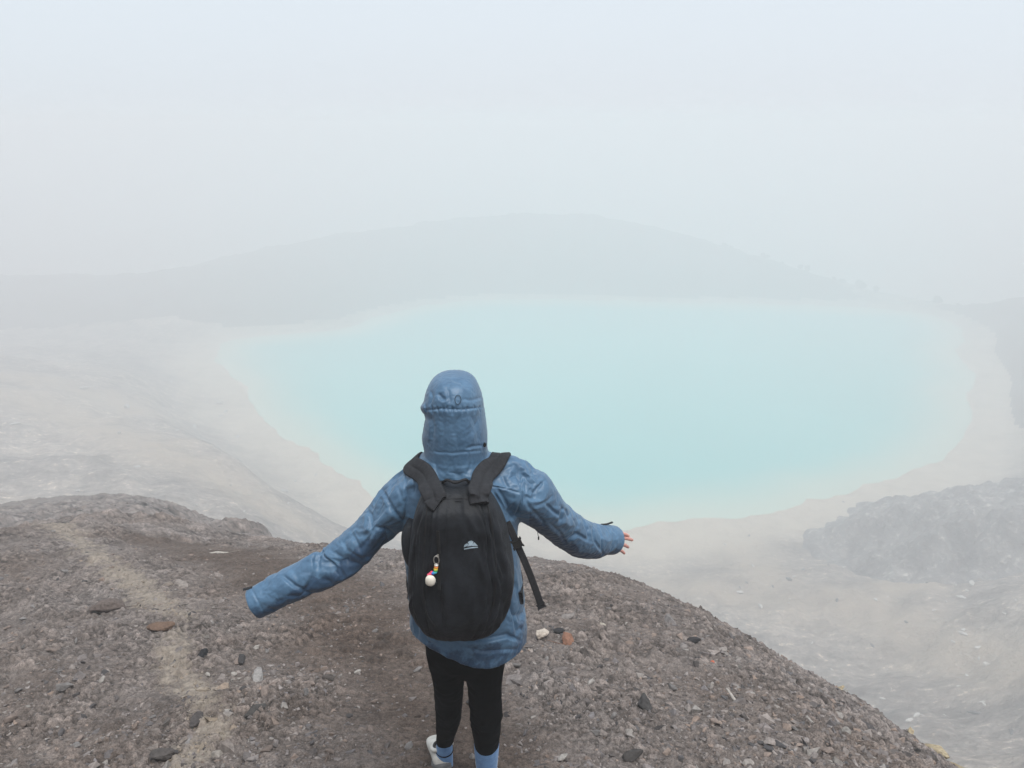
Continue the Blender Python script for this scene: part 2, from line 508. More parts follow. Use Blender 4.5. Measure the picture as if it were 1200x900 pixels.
M = {}
def make_ground_mats():
    # dark loose scree of the ridge
    m, n, l, b = new_mat('scree_soil')
    geo = n.new('ShaderNodeNewGeometry').outputs['Position']
    big = n_noise(n, l, geo, .55, 4)
    mid = n_noise(n, l, geo, 3.2, 6, .6)
    fine = n_noise(n, l, geo, 34, 6, .7)
    grit = n_noise(n, l, geo, 150, 3, .6)
    c = n_ramp(n, l, mid, [(.30, (.098, .079, .069)), (.50, (.176, .148, .132)), (.72, (.262, .228, .208))])
    c2 = n_ramp(n, l, big, [(.36, (.125, .098, .083)), (.62, (.200, .182, .175))])
    c = n_mix(n, l, c, c2, .45)
    c3 = n_ramp(n, l, fine, [(.30, (.35, .34, .33)), (.5, (1, 1, 1)), (.70, (1.55, 1.52, 1.50))])
    c = n_mix(n, l, c, c3, .75, 'MULTIPLY')
    c4 = n_ramp(n, l, grit, [(.38, (.62, .6, .6)), (.6, (1.28, 1.28, 1.28))])
    c = n_mix(n, l, c, c4, .7, 'MULTIPLY')
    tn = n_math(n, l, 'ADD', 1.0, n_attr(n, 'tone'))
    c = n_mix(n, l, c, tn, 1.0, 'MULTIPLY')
    c = n_mix(n, l, c, (.56, .485, .43), n_math(n, l, 'MULTIPLY', n_attr(n, 'trod'), .85), 'MULTIPLY')
    pa = n_attr(n, 'path')
    pn = n_noise(n, l, geo, 7.5, 7, .74)
    pn2 = n_noise(n, l, geo, 1.7, 3, .6)
    pf = n_math(n, l, 'ADD', n_math(n, l, 'MULTIPLY', pa, .62), n_math(n, l, 'ADD', n_math(n, l, 'MULTIPLY', pn, 2.2), n_math(n, l, 'MULTIPLY', pn2, 1.3)))
    pf = n_ramp(n, l, n_math(n, l, 'MULTIPLY', n_math(n, l, 'SUBTRACT', pf, 2.04), 2.6, True), [(.0, (0, 0, 0)), (1.0, (.8, .8, .8))])
    pf = n_math(n, l, 'MULTIPLY', pf, 1.0)
    pcol = n_ramp(n, l, n_noise(n, l, geo, 26, 5, .6), [(.3, (.215, .182, .150)), (.7, (.40, .345, .285))])
    c = n_mix(n, l, c, pcol, n_math(n, l, 'MULTIPLY', pf, n_math(n, l, 'GREATER_THAN', pa, .001)))
    l.new(c, b.inputs['Base Color'])
    b.inputs['Roughness'].default_value = .95
    b.inputs['Specular IOR Level'].default_value = .18
    v = n.new('ShaderNodeTexVoronoi'); v.inputs['Scale'].default_value = 48; v.feature = 'F1'
    l.new(geo, v.inputs['Vector'])
    nb = n_bump(n, l, n_math(n, l, 'SUBTRACT', 1.0, v.outputs['Distance']), .55, .012)
    v2 = n.new('ShaderNodeTexVoronoi'); v2.inputs['Scale'].default_value = 120
    l.new(geo, v2.inputs['Vector'])
    nb = n_bump(n, l, n_math(n, l, 'SUBTRACT', 1.0, v2.outputs['Distance']), .5, .006, nb)
    nb = n_bump(n, l, fine, .7, .02, nb)
    nb = n_bump(n, l, grit, .6, .005, nb)
    l.new(nb, b.inputs['Normal'])
    M['scree'] = m

    # pale ash and mud of the crater basin, colour lightened further to look fogged
    m, n, l, b = new_mat('basin_ash')
    geo = n.new('ShaderNodeNewGeometry').outputs['Position']
    big = n_noise(n, l, geo, .035, 5, .55)
    mid = n_noise(n, l, geo, .22, 7, .65)
    spk = n_noise(n, l, geo, 1.1, 5, .7)
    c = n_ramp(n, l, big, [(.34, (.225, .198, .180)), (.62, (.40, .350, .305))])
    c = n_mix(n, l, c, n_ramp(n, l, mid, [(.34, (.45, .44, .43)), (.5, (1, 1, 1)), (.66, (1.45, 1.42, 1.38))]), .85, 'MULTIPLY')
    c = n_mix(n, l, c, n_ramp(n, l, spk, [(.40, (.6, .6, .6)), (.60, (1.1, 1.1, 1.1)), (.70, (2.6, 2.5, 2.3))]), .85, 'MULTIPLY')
    pl_ = n_math(n, l, 'MULTIPLY', n_attr(n, 'pale'), n_math(n, l, 'MULTIPLY', mid, 1.6), True)
    c = n_mix(n, l, c, (.44, .365, .285), pl_)
    be = n_attr(n, 'beach')
    be = n_math(n, l, 'MULTIPLY', be, n_math(n, l, 'ADD', .55, n_math(n, l, 'MULTIPLY', mid, .7)), True)
    c = n_mix(n, l, c, (.64, .56, .45), be)
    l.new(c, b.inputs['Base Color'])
    b.inputs['Roughness'].default_value = .95
    b.inputs['Specular IOR Level'].default_value = .15
    nb = n_bump(n, l, mid, .8, 1.4)
    nb = n_bump(n, l, spk, .8, .4, nb)
    l.new(nb, b.inputs['Normal'])
    M['basin'] = m

    m, n, l, b = new_mat('dark_hillside')
    geo = n.new('ShaderNodeNewGeometry').outputs['Position']
    mid = n_noise(n, l, geo, .05, 7, .65)
    c = n_ramp(n, l, mid, [(.34, (.014, .012, .013)), (.66, (.045, .039, .038))])
    be = n_math(n, l, 'MULTIPLY', n_attr(n, 'beach'), .5)
    c = n_mix(n, l, c, (.30, .27, .23), be)
    l.new(c, b.inputs['Base Color']); b.inputs['Roughness'].default_value = .95
    l.new(n_bump(n, l, mid, .8, 2.0), b.inputs['Normal'])
    M['hill'] = m

    m, n, l, b = new_mat('milky_turquoise_water')
    geo = n.new('ShaderNodeNewGeometry').outputs['Position']
    sh = n_attr(n, 'shallow')
    w = n_noise(n, l, geo, .02, 3, .5)
    c = n_ramp(n, l, w, [(.3, (.125, .60, .585)), (.7, (.155, .66, .64))])
    c = n_mix(n, l, c, (.52, .66, .55), sh)
    l.new(c, b.inputs['Base Color'])
    b.inputs['Roughness'].default_value = .16
    b.inputs['IOR'].default_value = 1.33
    b.inputs['Specular IOR Level'].default_value = .25
    l.new(n_bump(n, l, n_noise(n, l, geo, 1.6, 4, .6), .12, .15), b.inputs['Normal'])
    M['water'] = m

    # single stones: colour per stone
    m, n, l, b = new_mat('volcanic_stone')
    tc = n.new('ShaderNodeNewGeometry').outputs['Position']
    k = n_noise(n, l, tc, 55, 5, .65)
    c = n_mix(n, l, n_attr(n, 'tone', 'Color'), n_ramp(n, l, k, [(.3, (.55, .55, .55)), (.5, (1, 1, 1)), (.72, (1.4, 1.4, 1.4))]), .8, 'MULTIPLY')
    l.new(c, b.inputs['Base Color'])
    b.inputs['Roughness'].default_value = .9
    b.inputs['Specular IOR Level'].default_value = .2
    l.new(n_bump(n, l, k, .7, .006), b.inputs['Normal'])
    M['stone'] = m
make_ground_mats()
ridge_o, ground_o, hill_o = build_ground()

# the lake
def build_lake():
    c = shore_s.mean(0)
    rings = []
    for k in np.linspace(0, 1.14, 70):
        rings.append(c + (shore_s - c) * k)
    R = np.array(rings)
    n = len(shore_s)
    pts = R.reshape(-1, 2)
    z = np.full(len(pts), LAKE)
    a = np.arange(len(rings) - 1)[:, None]; bb = np.arange(n)[None]; bn = (bb + 1) % n
    q = np.stack([a * n + bb, a * n + bn, (a + 1) * n + bn, (a + 1) * n + bb], -1).reshape(-1, 4)
    me = fast_mesh('lake', np.column_stack([pts, z]), q, 4, M['water'])
    _, s = basin_h(pts[:, 0], pts[:, 1])
    add_attr(me, 'shallow', 1 - sstep(-11, -.5, -np.abs(s) if False else s * 1.0) if False else sstep(-20, 0.5, s) ** 1.5)
    o = bpy.data.objects.new('lake', me); COL.objects.link(o)
    o['kind'] = 'structure'
build_lake()

# ------------------------------------------------------------------ haze
def build_haze():
    zlo = float(co[:, 2].min()) - 1.0
    zhi = CAMZ + 4.0
    R = 840.0
    v = [(sx * R, sy * R, zz) for zz in (zlo, zhi) for sx, sy in ((-1, -1), (1, -1), (1, 1), (-1, 1))]
    f = [(3, 2, 1, 0), (4, 5, 6, 7), (0, 1, 5, 4), (1, 2, 6, 5), (2, 3, 7, 6), (3, 0, 4, 7)]
    m = bpy.data.materials.new('haze_air'); m.use_nodes = True
    n, l = m.node_tree.nodes, m.node_tree.links
    n.clear()
    out = n.new('ShaderNodeOutputMaterial')
    pv = n.new('ShaderNodeVolumePrincipled')
    pv.inputs['Color'].default_value = (.902, .908, .922, 1)
    pv.inputs['Density'].default_value = HAZE_DENSITY
    pv.inputs['Anisotropy'].default_value = .1
    l.new(pv.outputs[0], out.inputs['Volume'])
    o = mesh_obj('haze', v, f, m, None, False)
    o['kind'] = 'stuff'
    print('haze', zlo, zhi, co[:, 2].max())
build_haze()
# ------------------------------------------------------------------ cloth and skin materials
def make_person_mats():
    m, n, l, b = new_mat('wet_blue_shell_fabric')
    geo = n.new('ShaderNodeTexCoord').outputs['Object']
    k = n_noise(n, l, geo, 9, 5, .6)
    kk = n_noise(n, l, geo, 46, 4, .6, .6)
    c = n_ramp(n, l, k, [(.3, (.057, .124, .212)), (.7, (.081, .163, .262))])
    c = n_mix(n, l, c, n_ramp(n, l, kk, [(.35, (.80, .82, .84)), (.65, (1.14, 1.13, 1.12))]), .8, 'MULTIPLY')
    # rain-soaked cloth: darker, in patches with an edge of their own
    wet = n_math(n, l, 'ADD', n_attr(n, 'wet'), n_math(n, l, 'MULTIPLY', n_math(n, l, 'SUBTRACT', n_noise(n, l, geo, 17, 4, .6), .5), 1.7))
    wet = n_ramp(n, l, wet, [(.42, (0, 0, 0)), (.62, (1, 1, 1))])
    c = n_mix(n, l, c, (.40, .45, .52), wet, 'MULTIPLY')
    l.new(c, b.inputs['Base Color'])
    b.inputs['Roughness'].default_value = .44
    b.inputs['Specular IOR Level'].default_value = .42
    b.inputs['Sheen Weight'].default_value = .06
    nb = n_bump(n, l, kk, .13, .005)
    nb = n_bump(n, l, n_noise(n, l, geo, 900, 2, .5), .10, .0006, nb)
    l.new(nb, b.inputs['Normal'])
    M['shell'] = m

    def fabric(key, lo, hi, scale, rough, bump, sheen=.0):
        m, n, l, b = new_mat(key)
        geo = n.new('ShaderNodeTexCoord').outputs['Object']
        k = n_noise(n, l, geo, scale, 5, .65)
        k2 = n_noise(n, l, geo, 700, 2, .5)
        l.new(n_ramp(n, l, k, [(.3, lo), (.7, hi)]), b.inputs['Base Color'])
        b.inputs['Roughness'].default_value = rough
        b.inputs['Specular IOR Level'].default_value = .25
        b.inputs['Sheen Weight'].default_value = sheen
        nb = n_bump(n, l, k, bump, .006)
        l.new(n_bump(n, l, k2, .35, .0012, nb), b.inputs['Normal'])
        M[key] = m
    fabric('black_nylon', (.0045, .0058, .0078), (.018, .021, .027), 19, .58, .9)
    fabric('black_webbing', (.012, .012, .014), (.024, .024, .027), 60, .75, .3)
    fabric('charcoal_strap_pad', (.014, .015, .018), (.029, .030, .034), 80, .85, .3)
    fabric('black_knit', (.0016, .0017, .0022), (.0036, .0038, .0046), 40, .95, .25)
    M['black_knit'].node_tree.nodes['Principled BSDF'].inputs['Specular IOR Level'].default_value = .06
    fabric('blue_knit', (.085, .20, .42), (.15, .31, .56), 55, .95, .5, .2)
    fabric('white_leather', (.46, .44, .40), (.66, .64, .60), 22, .6, .2)
    fabric('grey_rubber', (.09, .09, .092), (.17, .17, .17), 30, .8, .3)
    fabric('dark_rubber', (.012, .012, .013), (.03, .03, .03), 30, .8, .3)
    fabric('skin', (.52, .24, .20), (.66, .34, .29), 45, .5, .12)
    M['skin'].node_tree.nodes['Principled BSDF'].inputs['Subsurface Weight'].default_value = .15
    M['skin'].node_tree.nodes['Principled BSDF'].inputs['Subsurface Radius'].default_value = (.01, .004, .002)
    fabric('brown_hair', (.03, .018, .01), (.07, .04, .022), 90, .6, .5)
    def plain(key, col, rough=.4, metal=0.0):
        m, n, l, b = new_mat(key)
        b.inputs['Base Color'].default_value = (*col, 1)
        b.inputs['Roughness'].default_value = rough
        b.inputs['Metallic'].default_value = metal
        M[key] = m
    plain('pale_print', (.30, .38, .44), .6)
    plain('steel', (.62, .60, .56), .3, 1.0)
    plain('white_bead', (.75, .74, .70)); plain('orange_bead', (.72, .22, .04)); plain('yellow_bead', (.75, .55, .06))
    plain('green_bead', (.05, .38, .09)); plain('blue_bead', (.03, .17, .58)); plain('teal_bead', (.05, .42, .55)); plain('pink_bead', (.70, .07, .14))
    plain('black_plastic', (.012, .012, .012), .45)
    plain('cream_charm', (.72, .67, .58), .55)
make_person_mats()

# ------------------------------------------------------------------ lofts
def cr(vals, t):
    """Catmull-Rom through rows of vals at parameter t in [0, n-1]"""
    v = np.asarray(vals, float); n = len(v)
    i = np.clip(np.floor(t).astype(int), 0, n - 2); f = (t - i)[:, None]
    p0, p1, p2, p3 = v[np.maximum(i - 1, 0)], v[i], v[i + 1], v[np.minimum(i + 2, n - 1)]
    return 0.5 * (2 * p1 + (p2 - p0) * f + (2 * p0 - 5 * p1 + 4 * p2 - p3) * f * f + (3 * p1 - p0 - 3 * p2 + p3) * f ** 3)

def loft_rings(C, U, V, nexp=2.0, na=64, disp=None):
    """C centres (m,3), U/V half-axis vectors (m,3)"""
    m = len(C)
    a = np.linspace(0, 2 * math.pi, na, endpoint=False)
    ca, sa = np.cos(a), np.sin(a)
    ca = np.sign(ca) * np.abs(ca) ** (2 / nexp); sa = np.sign(sa) * np.abs(sa) ** (2 / nexp)
    k = np.ones((m, na)) if disp is None else disp
    v = C[:, None] + k[..., None] * (U[:, None] * ca[None, :, None] + V[:, None] * sa[None, :, None])
    f = []
    for i in range(m - 1):
        for j in range(na):
            jn = (j + 1) % na
            f.append((i * na + j, i * na + jn, (i + 1) * na + jn, (i + 1) * na + j))
    verts = v.reshape(-1, 3).tolist()
    verts.append(C[0].tolist()); verts.append(C[-1].tolist())
    a0, a1 = len(verts) - 2, len(verts) - 1
    for j in range(na):
        jn = (j + 1) % na
        f.append((a0, jn, j)); f.append((a1, (m - 1) * na + j, (m - 1) * na + jn))
    mid = m // 2
    if np.cross(U[mid], V[mid]) @ (C[min(mid + 1, m - 1)] - C[mid - 1]) < 0:
        f = [q[::-1] for q in f]
    return verts, f

def rows_loft(rows, m=60, nexp=2.2, na=72, disp=None):
    """rows: (py, xl, xr, half depth, Y) read off at the body's mid plane: horizontal rings"""
    cen, ab = [], []
    for py, xl, xr, b, Y in rows:
        L, R = P(xl, py, Y), P(xr, py, Y)
        cen.append((L + R) / 2); ab.append(((R[0] - L[0]) / 2, b))
    t = np.linspace(0, len(rows) - 1, m)
    C, A = cr(cen, t), cr(ab, t)
    U = np.zeros((m, 3)); V = np.zeros((m, 3))
    U[:, 0] = np.maximum(A[:, 0], .004); V[:, 1] = np.maximum(A[:, 1], .004)
    return loft_rings(C, U, V, nexp, na, disp(m, na, t, C) if disp else None)

def tube_loft(pts, radii, m=60, na=40, nexp=2.0, disp=None, flat=1.0):
    t = np.linspace(0, len(pts) - 1, m)
    C = cr(pts, t); R = cr(np.asarray(radii)[:, None], t)[:, 0]
    T = np.gradient(C, axis=0); T /= np.linalg.norm(T, axis=1)[:, None]
    U = np.zeros_like(C); V = np.zeros_like(C)
    ref = np.array([0, 1, 0.0]) if abs(T[0][1]) < .8 else np.array([1.0, 0, 0])
    for i in range(m):
        u = ref - T[i] * (ref @ T[i]); u /= np.linalg.norm(u)
        ref = u
        U[i] = u * R[i] * flat; V[i] = np.cross(T[i], u) * R[i]
    return loft_rings(C, U, V, nexp, na, disp(m, na, t, C) if disp else None)

def join_vf(*parts):
    V, F = [], []
    for v, f in parts:
        o = len(V); V += list(v); F += [tuple(i + o for i in q) for q in f]
    return V, F

def evaluated(o):
    dg = bpy.context.evaluated_depsgraph_get()
    me = bpy.data.meshes.new_from_object(o.evaluated_get(dg))
    return me

def bake_mods(o, *mods):
    """add modifiers (type, settings), bake the result into the mesh"""
    for ty, st in mods:
        md = o.modifiers.new(ty.lower(), ty)
        for k, v in st.items(): setattr(md, k, v)
    me = evaluated(o)
    mats = list(o.data.materials)
    old = o.data
    o.modifiers.clear()
    o.data = me
    me.name = o.name
    bpy.data.meshes.remove(old)
    if not me.materials:
        for mm in mats: me.materials.append(mm)
    me.polygons.foreach_set('use_smooth', np.ones(len(me.polygons), bool))
    return o

def get_co(me):
    c = np.empty(len(me.vertices) * 3, np.float32); me.vertices.foreach_get('co', c)
    return c.reshape(-1, 3).astype(float)
def set_co(me, c):
    me.vertices.foreach_set('co', np.asarray(c, np.float32).ravel()); me.update()
def get_no(me):
    c = np.empty(len(me.vertices) * 3, np.float32); me.vertices.foreach_get('normal', c)
    return c.reshape(-1, 3).astype(float)

BY = 2.22        # the body's mid plane
# ------------------------------------------------------------------ body (one continuous figure)
def build_body():
    V, R, E = [], [], []
    def v(p, r):
        V.append(tuple(p)); R.append(r); return len(V) - 1
    def chain(start, pts):
        a = start
        for p, r in pts:
            b_ = v(p, r); E.append((a, b_)); a = b_
        return a
    pel = v(P(542, 735, BY), .088)
    chest = chain(pel, [(P(541, 690, BY), .10), (P(540, 640, BY), .105), (P(539, 590, BY + .01), .11)])
    nk = chain(chest, [(P(537, 562, BY + .01), .075), (P(535, 538, BY + .02), .050), (P(534, 520, BY + .03), .058)])
    chain(nk, [(P(533, 495, BY + .04), .078), (P(533, 472, BY + .045), .078), (P(533, 455, BY + .045), .055)])
    # left arm, the hand drawn back inside the sleeve
    e = chain(chest, [(P(500, 570, BY), .06), (P(474, 580, BY), .052), (P(424, 626, 2.2), .036), (P(365, 675, 2.17), .031), (P(322, 694, 2.14), .024)])
    chain(e, [(P(309, 700, 2.135), .026)])
    # right arm, reaching forward to the side
    w = chain(chest, [(P(580, 568, BY), .06), (P(612, 578, BY), .052), (P(655, 612, 2.38), .036), (P(690, 630, 2.5), .031), (P(712, 633, 2.555), .023), (P(717.5, 634, 2.575), .027)])
    hand_root = w
    # legs
    for pts in (((524, 755, BY, .058), (526, 790, 2.26, .045), (527, 818, 2.33, .038), (523, 845, 2.39, .033), (521, 868, 2.45, .024), (520.5, 885, 2.47, .028), (513, 893, 2.58, .024)),
                ((569, 755, BY, .058), (568, 790, 2.24, .046), (569, 820, 2.27, .040), (570, 850, 2.30, .038), (571, 893, 2.34, .028), (572, 925, 2.36, .030), (580, 933, 2.48, .024))):
        chain(pel, [(P(a, b, c), r) for a, b, c, r in pts])
    # fingers: index to little, unequal, slightly bent, and a thumb on the near side of the palm
    for k0, k1, tip, r in (((719.5, 625.5, 2.60), (730, 625.5, 2.655), (737, 628.5, 2.69), .0074),
                           ((720, 630, 2.605), (732, 630.5, 2.665), (741.5, 633, 2.70), .0076),
                           ((720, 636, 2.60), (730, 638, 2.655), (736.5, 641.5, 2.69), .0074),
                           ((719, 641.5, 2.59), (727.5, 645, 2.635), (732, 649, 2.66), .0066),
                           ((717, 627, 2.565), (722, 622.5, 2.60), (727, 621.5, 2.635), .0085)):
        mid = [(a + b) / 2 for a, b in zip(k1, tip)]
        chain(hand_root, [(P(*k0), r * 1.25), (P(*k1), r * 1.05), (P(mid[0] + .3, mid[1] - .3, mid[2]), r), (P(*tip), r * .78)])
    me = bpy.data.meshes.new('person')
    me.from_pydata(V, E, [])
    o = bpy.data.objects.new('person', me); COL.objects.link(o)
    md = o.modifiers.new('skin', 'SKIN'); md.branch_smoothing = .6; md.use_smooth_shade = True
    for i, r in enumerate(R):
        me.skin_vertices[0].data[i].radius = (r, r)
    me.skin_vertices[0].data[0].use_root = True
    me.materials.append(M['skin'])
    bake_mods(o, ('SUBSURF', dict(levels=2, render_levels=2)))
    o.data.materials.clear(); o.data.materials.append(M['skin'])
    return o
person = build_body()
tag(person, 'person in hooded blue rain jacket walking down the ridge with arms held out', 'person')

# the face under the hood
def head_part(name, verts, faces, mat):
    return mesh_obj(name, verts, faces, M[mat], person)
hc = P(533, 484, BY + .045)
def blob(c, r, na=16, m=10):
    C = np.array([np.array(c) + np.array([0, 0, r[2] * math.sin(a)]) for a in np.linspace(-1.5, 1.5, m)])
    k = np.cos(np.linspace(-1.5, 1.5, m))[:, None]
    return loft_rings(C, np.array([[r[0], 0, 0]]) * k, np.array([[0, r[1], 0]]) * k, 2.0, na)
nose = head_part('nose', *blob(hc + np.array([0, .083, -.012]), (.012, .016, .022)), 'skin')
mouth = head_part('mouth', *blob(hc + np.array([0, .075, -.052]), (.022, .006, .006)), 'pink_bead')
for sx in (-1, 1):
    head_part('eye', *blob(hc + np.array([sx * .030, .072, .012]), (.011, .008, .009)), 'white_bead')
    head_part('ear', *blob(hc + np.array([sx * .080, .0, -.005]), (.008, .018, .028)), 'skin')
hair = head_part('hair', *blob(hc + np.array([0, -.018, .012]), (.085, .078, .098), 32, 20), 'brown_hair')

# ------------------------------------------------------------------ jacket
def build_jacket():
    torso = rows_loft([(531, 501, 567, .085, BY + .01), (540, 487, 582, .098, BY), (549, 475, 600, .110, BY), (563, 469, 611, .120, BY), (590, 469, 612, .130, BY),
                       (620, 474, 606, .132, BY), (660, 478, 607, .132, BY), (700, 480, 613, .140, BY), (735, 483, 617, .148, BY),
                       (760, 486, 615, .150, BY), (782, 492, 609, .150, BY)], 70, 2.3)
    hood = rows_loft([(545, 494, 576, .100, BY + .005), (532, 498, 571, .114, BY + .02), (512, 498, 571, .122, BY + .03), (496, 498, 569.5, .128, BY + .035), (481, 497.5, 567.5, .128, BY + .04),
                      (468, 498, 565.5, .125, BY + .04), (456, 500.5, 561.5, .114, BY + .04), (447, 505.5, 557, .098, BY + .04), (442, 512, 550, .075, BY + .04), (439.2, 521, 541, .035, BY + .04)], 60, 2.25)
    lp = [(505, 575, BY), (476, 579, BY), (453, 600, 2.215), (424, 627, 2.20), (393, 654, 2.18), (362, 674, 2.16), (329, 691, 2.14), (294.5, 708.5, 2.12)]
    lr = [.082, .084, .077, .064, .060, .057, .053, .051]
    sl = tube_loft([P(*q) for q in lp], lr, 90, 48)
    rp = [(574, 564, BY), (607, 571, 2.222), (637, 596, 2.28), (659, 616, 2.37), (681, 630, 2.46), (698, 632.5, 2.52), (706, 631.5, 2.545), (727, 634, 2.60)]
    rr = [.080, .094, .072, .064, .066, .060, .054, .056]
    sr = tube_loft([P(*q) for q in rp], rr, 90, 48)
    o = mesh_obj('jacket', *join_vf(torso, hood, sl, sr), M['shell'])
    bake_mods(o, ('REMESH', dict(mode='VOXEL', voxel_size=.0058, adaptivity=0.0)), ('SMOOTH', dict(factor=.5, iterations=8)))
    # open the face, the cuffs and the hem
    bm = bmesh.new(); bm.from_mesh(o.data)
    fdir = np.array([math.sin(math.radians(-14)), math.cos(math.radians(-14)), 0.0])
    hz = P(533, 490, BY + .04)
    zh0, zh1 = P(541, 757, BY - .13)[2], P(541, 777, BY - .13)[2]
    bm.faces.ensure_lookup_table()
    C = np.array([f.calc_center_median() for f in bm.faces])
    X, Y_, Z = C.T
    la, lb = P(*lp[-2]), P(297.5, 707, 2.1225); ld = (lb - la) / np.linalg.norm(lb - la)
    ra, rb = P(*rp[-2]), P(717.5, 633.4, 2.578); rd = (rb - ra) / np.linalg.norm(rb - ra)
    kill = (X < -.62) & ((C - lb) @ ld > 0)
    kill |= (X > .22) & ((C - rb) @ rd > 0)
    q = C - hz
    kill |= (q[:, 2] > -.135) & (q[:, 2] < .115) & (q @ fdir > .075 + .25 * np.maximum(0, q[:, 2] - .04))
    t = sstep(-.36, -.12, X)
    hem = zh0 + .012 + (zh1 - zh0 - .012) * t + .010 * np.sin(X * 23 + Y_ * 9)
    kill |= (np.abs(X + .17) < .35) & (Z < .9) & (Z < hem)
    bmesh.ops.delete(bm, geom=[bm.faces[k] for k in np.nonzero(kill)[0]], context='FACES')
    # drop loose scraps
    bm.verts.ensure_lookup_table()
    bmesh.ops.delete(bm, geom=[v for v in bm.verts if not v.link_faces], context='VERTS')
    for _ in range(8):
        for v in bm.verts:
            if v.is_boundary:
                nb = [e.other_vert(v).co for e in v.link_edges if e.is_boundary]
                if len(nb) == 2: v.co = v.co * .5 + (nb[0] + nb[1]) * .25
    bm.to_mesh(o.data); bm.free(); o.data.update()
    return o
jacket = build_jacket()


def to_px(c):
    x, y, z = c[:, 0], c[:, 1], c[:, 2] - CAMZ
    dep = y * CP - z * SP
    return 600 + 900 * x / dep, 450 - 900 * (y * SP + z * CP) / dep

def folds(o, creases, gathers=()):
    """press folds into the cloth: each is a run of points traced in image pixels, a width (image px), a depth (mm, + = valley)"""
    me = o.data
    c = get_co(me); no = get_no(me)
    px, py = to_px(c)
    view = c - np.array([0, 0, CAMZ]); view /= np.linalg.norm(view, axis=1)[:, None]
    facing = sstep(.25, -.1, (no * view).sum(1))
    d_all = np.zeros(len(c))
    for pts, w, dep in creases:
        best = np.full(len(c), 1e9); tt = np.zeros(len(c)); sgn = np.ones(len(c))
        n = len(pts) - 1
        for k in range(n):
            (ax, ay), (bx, by) = pts[k], pts[k + 1]
            vx, vy = bx - ax, by - ay
            L = math.hypot(vx, vy)
            t = np.clip(((px - ax) * vx + (py - ay) * vy) / (L * L), 0, 1)
            ex, ey = px - ax - t * vx, py - ay - t * vy
            d = np.hypot(ex, ey)
            m = d < best
            best[m] = d[m]; tt[m] = (k + t[m]) / n; sgn[m] = np.sign(vx * ey - vy * ex)[m]
        taper = np.clip(np.minimum(tt, 1 - tt) * 5 + .15, 0, 1)
        s = best / w * sgn
        prof = np.where(s > 0, np.interp(s, [0, 1.1, 2.0, 6.5], [-1, .40, .34, 0]), np.interp(-s, [0, .9, 2.2], [-1, -.12, 0]))
        d_all += dep * .00120 * prof * taper * facing
    c = c + no * d_all[:, None]
    set_co(me, c)

def hood_edge(o):
    # the peak and the chin flap of the hood stand out on the left
    c = get_co(o.data); px, py = to_px(c)
    m = (px < 512) & (py < 533) & (py > 455)
    k = sstep(510, 497, px) * m
    d = -.010 * np.exp(-((py - 478) / 5.5) ** 2) * sstep(487, 482, py) + .006 * np.exp(-((py - 491) / 5.0) ** 2) - .006 * np.exp(-((py - 515) / 11) ** 2)
    c[:, 0] += k * d
    set_co(o.data, c)

def crumple(o, amp_fn, k=1.0):
    """sharp-edged dents of stiff nylon"""
    me = o.data
    c = get_co(me); no = get_no(me)
    x, y, z = (c / k).T
    wx = x + .02 * noise3(x / .09, y / .09, z / .09); wz = z + .02 * noise3(x / .09 + 9, y / .09, z / .09)
    def tri(q): return np.abs((q - np.floor(q)) * 2 - 1) * 2 - 1
    wv = noise3(x / .11, y / .11, z / .11) * .9 + noise3(x / .05, y / .05, z / .05) * .18
    m1 = sstep(-.05, .5, noise3(x / .13 + 4, y / .13, z / .13 + 2)); m2 = sstep(-.05, .5, noise3(x / .12 - 7, y / .12 + 3, z / .12))
    side = np.sign(x + .17)
    a = m1 * tri((x * side * .85 - z * .5 + y * .3) / .085 + wv) * .55 + m2 * tri((x * side * .35 + z * .75 - y * .4) / .07 + wv * 1.3) * .40
    b_ = -np.abs(noise3(wx / .055 + 5, y / .055, wz / .055 + 3)) * .10
    e = fbm(wx / .16, y / .16, wz / .16, 2) * .5
    set_co(me, c + no * (amp_fn(c) * (a + b_ + e + .3))[:, None])

def jacket_amp(c):
    hoodz = P(535, 532, BY)[2]
    a = np.full(len(c), .0055)
    a[c[:, 2] > hoodz] = .0024
    sleeve = np.abs(c[:, 0] + .17) > .27
    a[sleeve] = .0085
    lcu = np.linalg.norm(c - P(298, 707, 2.122), axis=1); rcu = np.linalg.norm(c - P(722, 633, 2.59), axis=1)
    a *= .25 + .75 * sstep(.03, .13, lcu)
    a *= .25 + .75 * sstep(.04, .09, rcu)
    return a

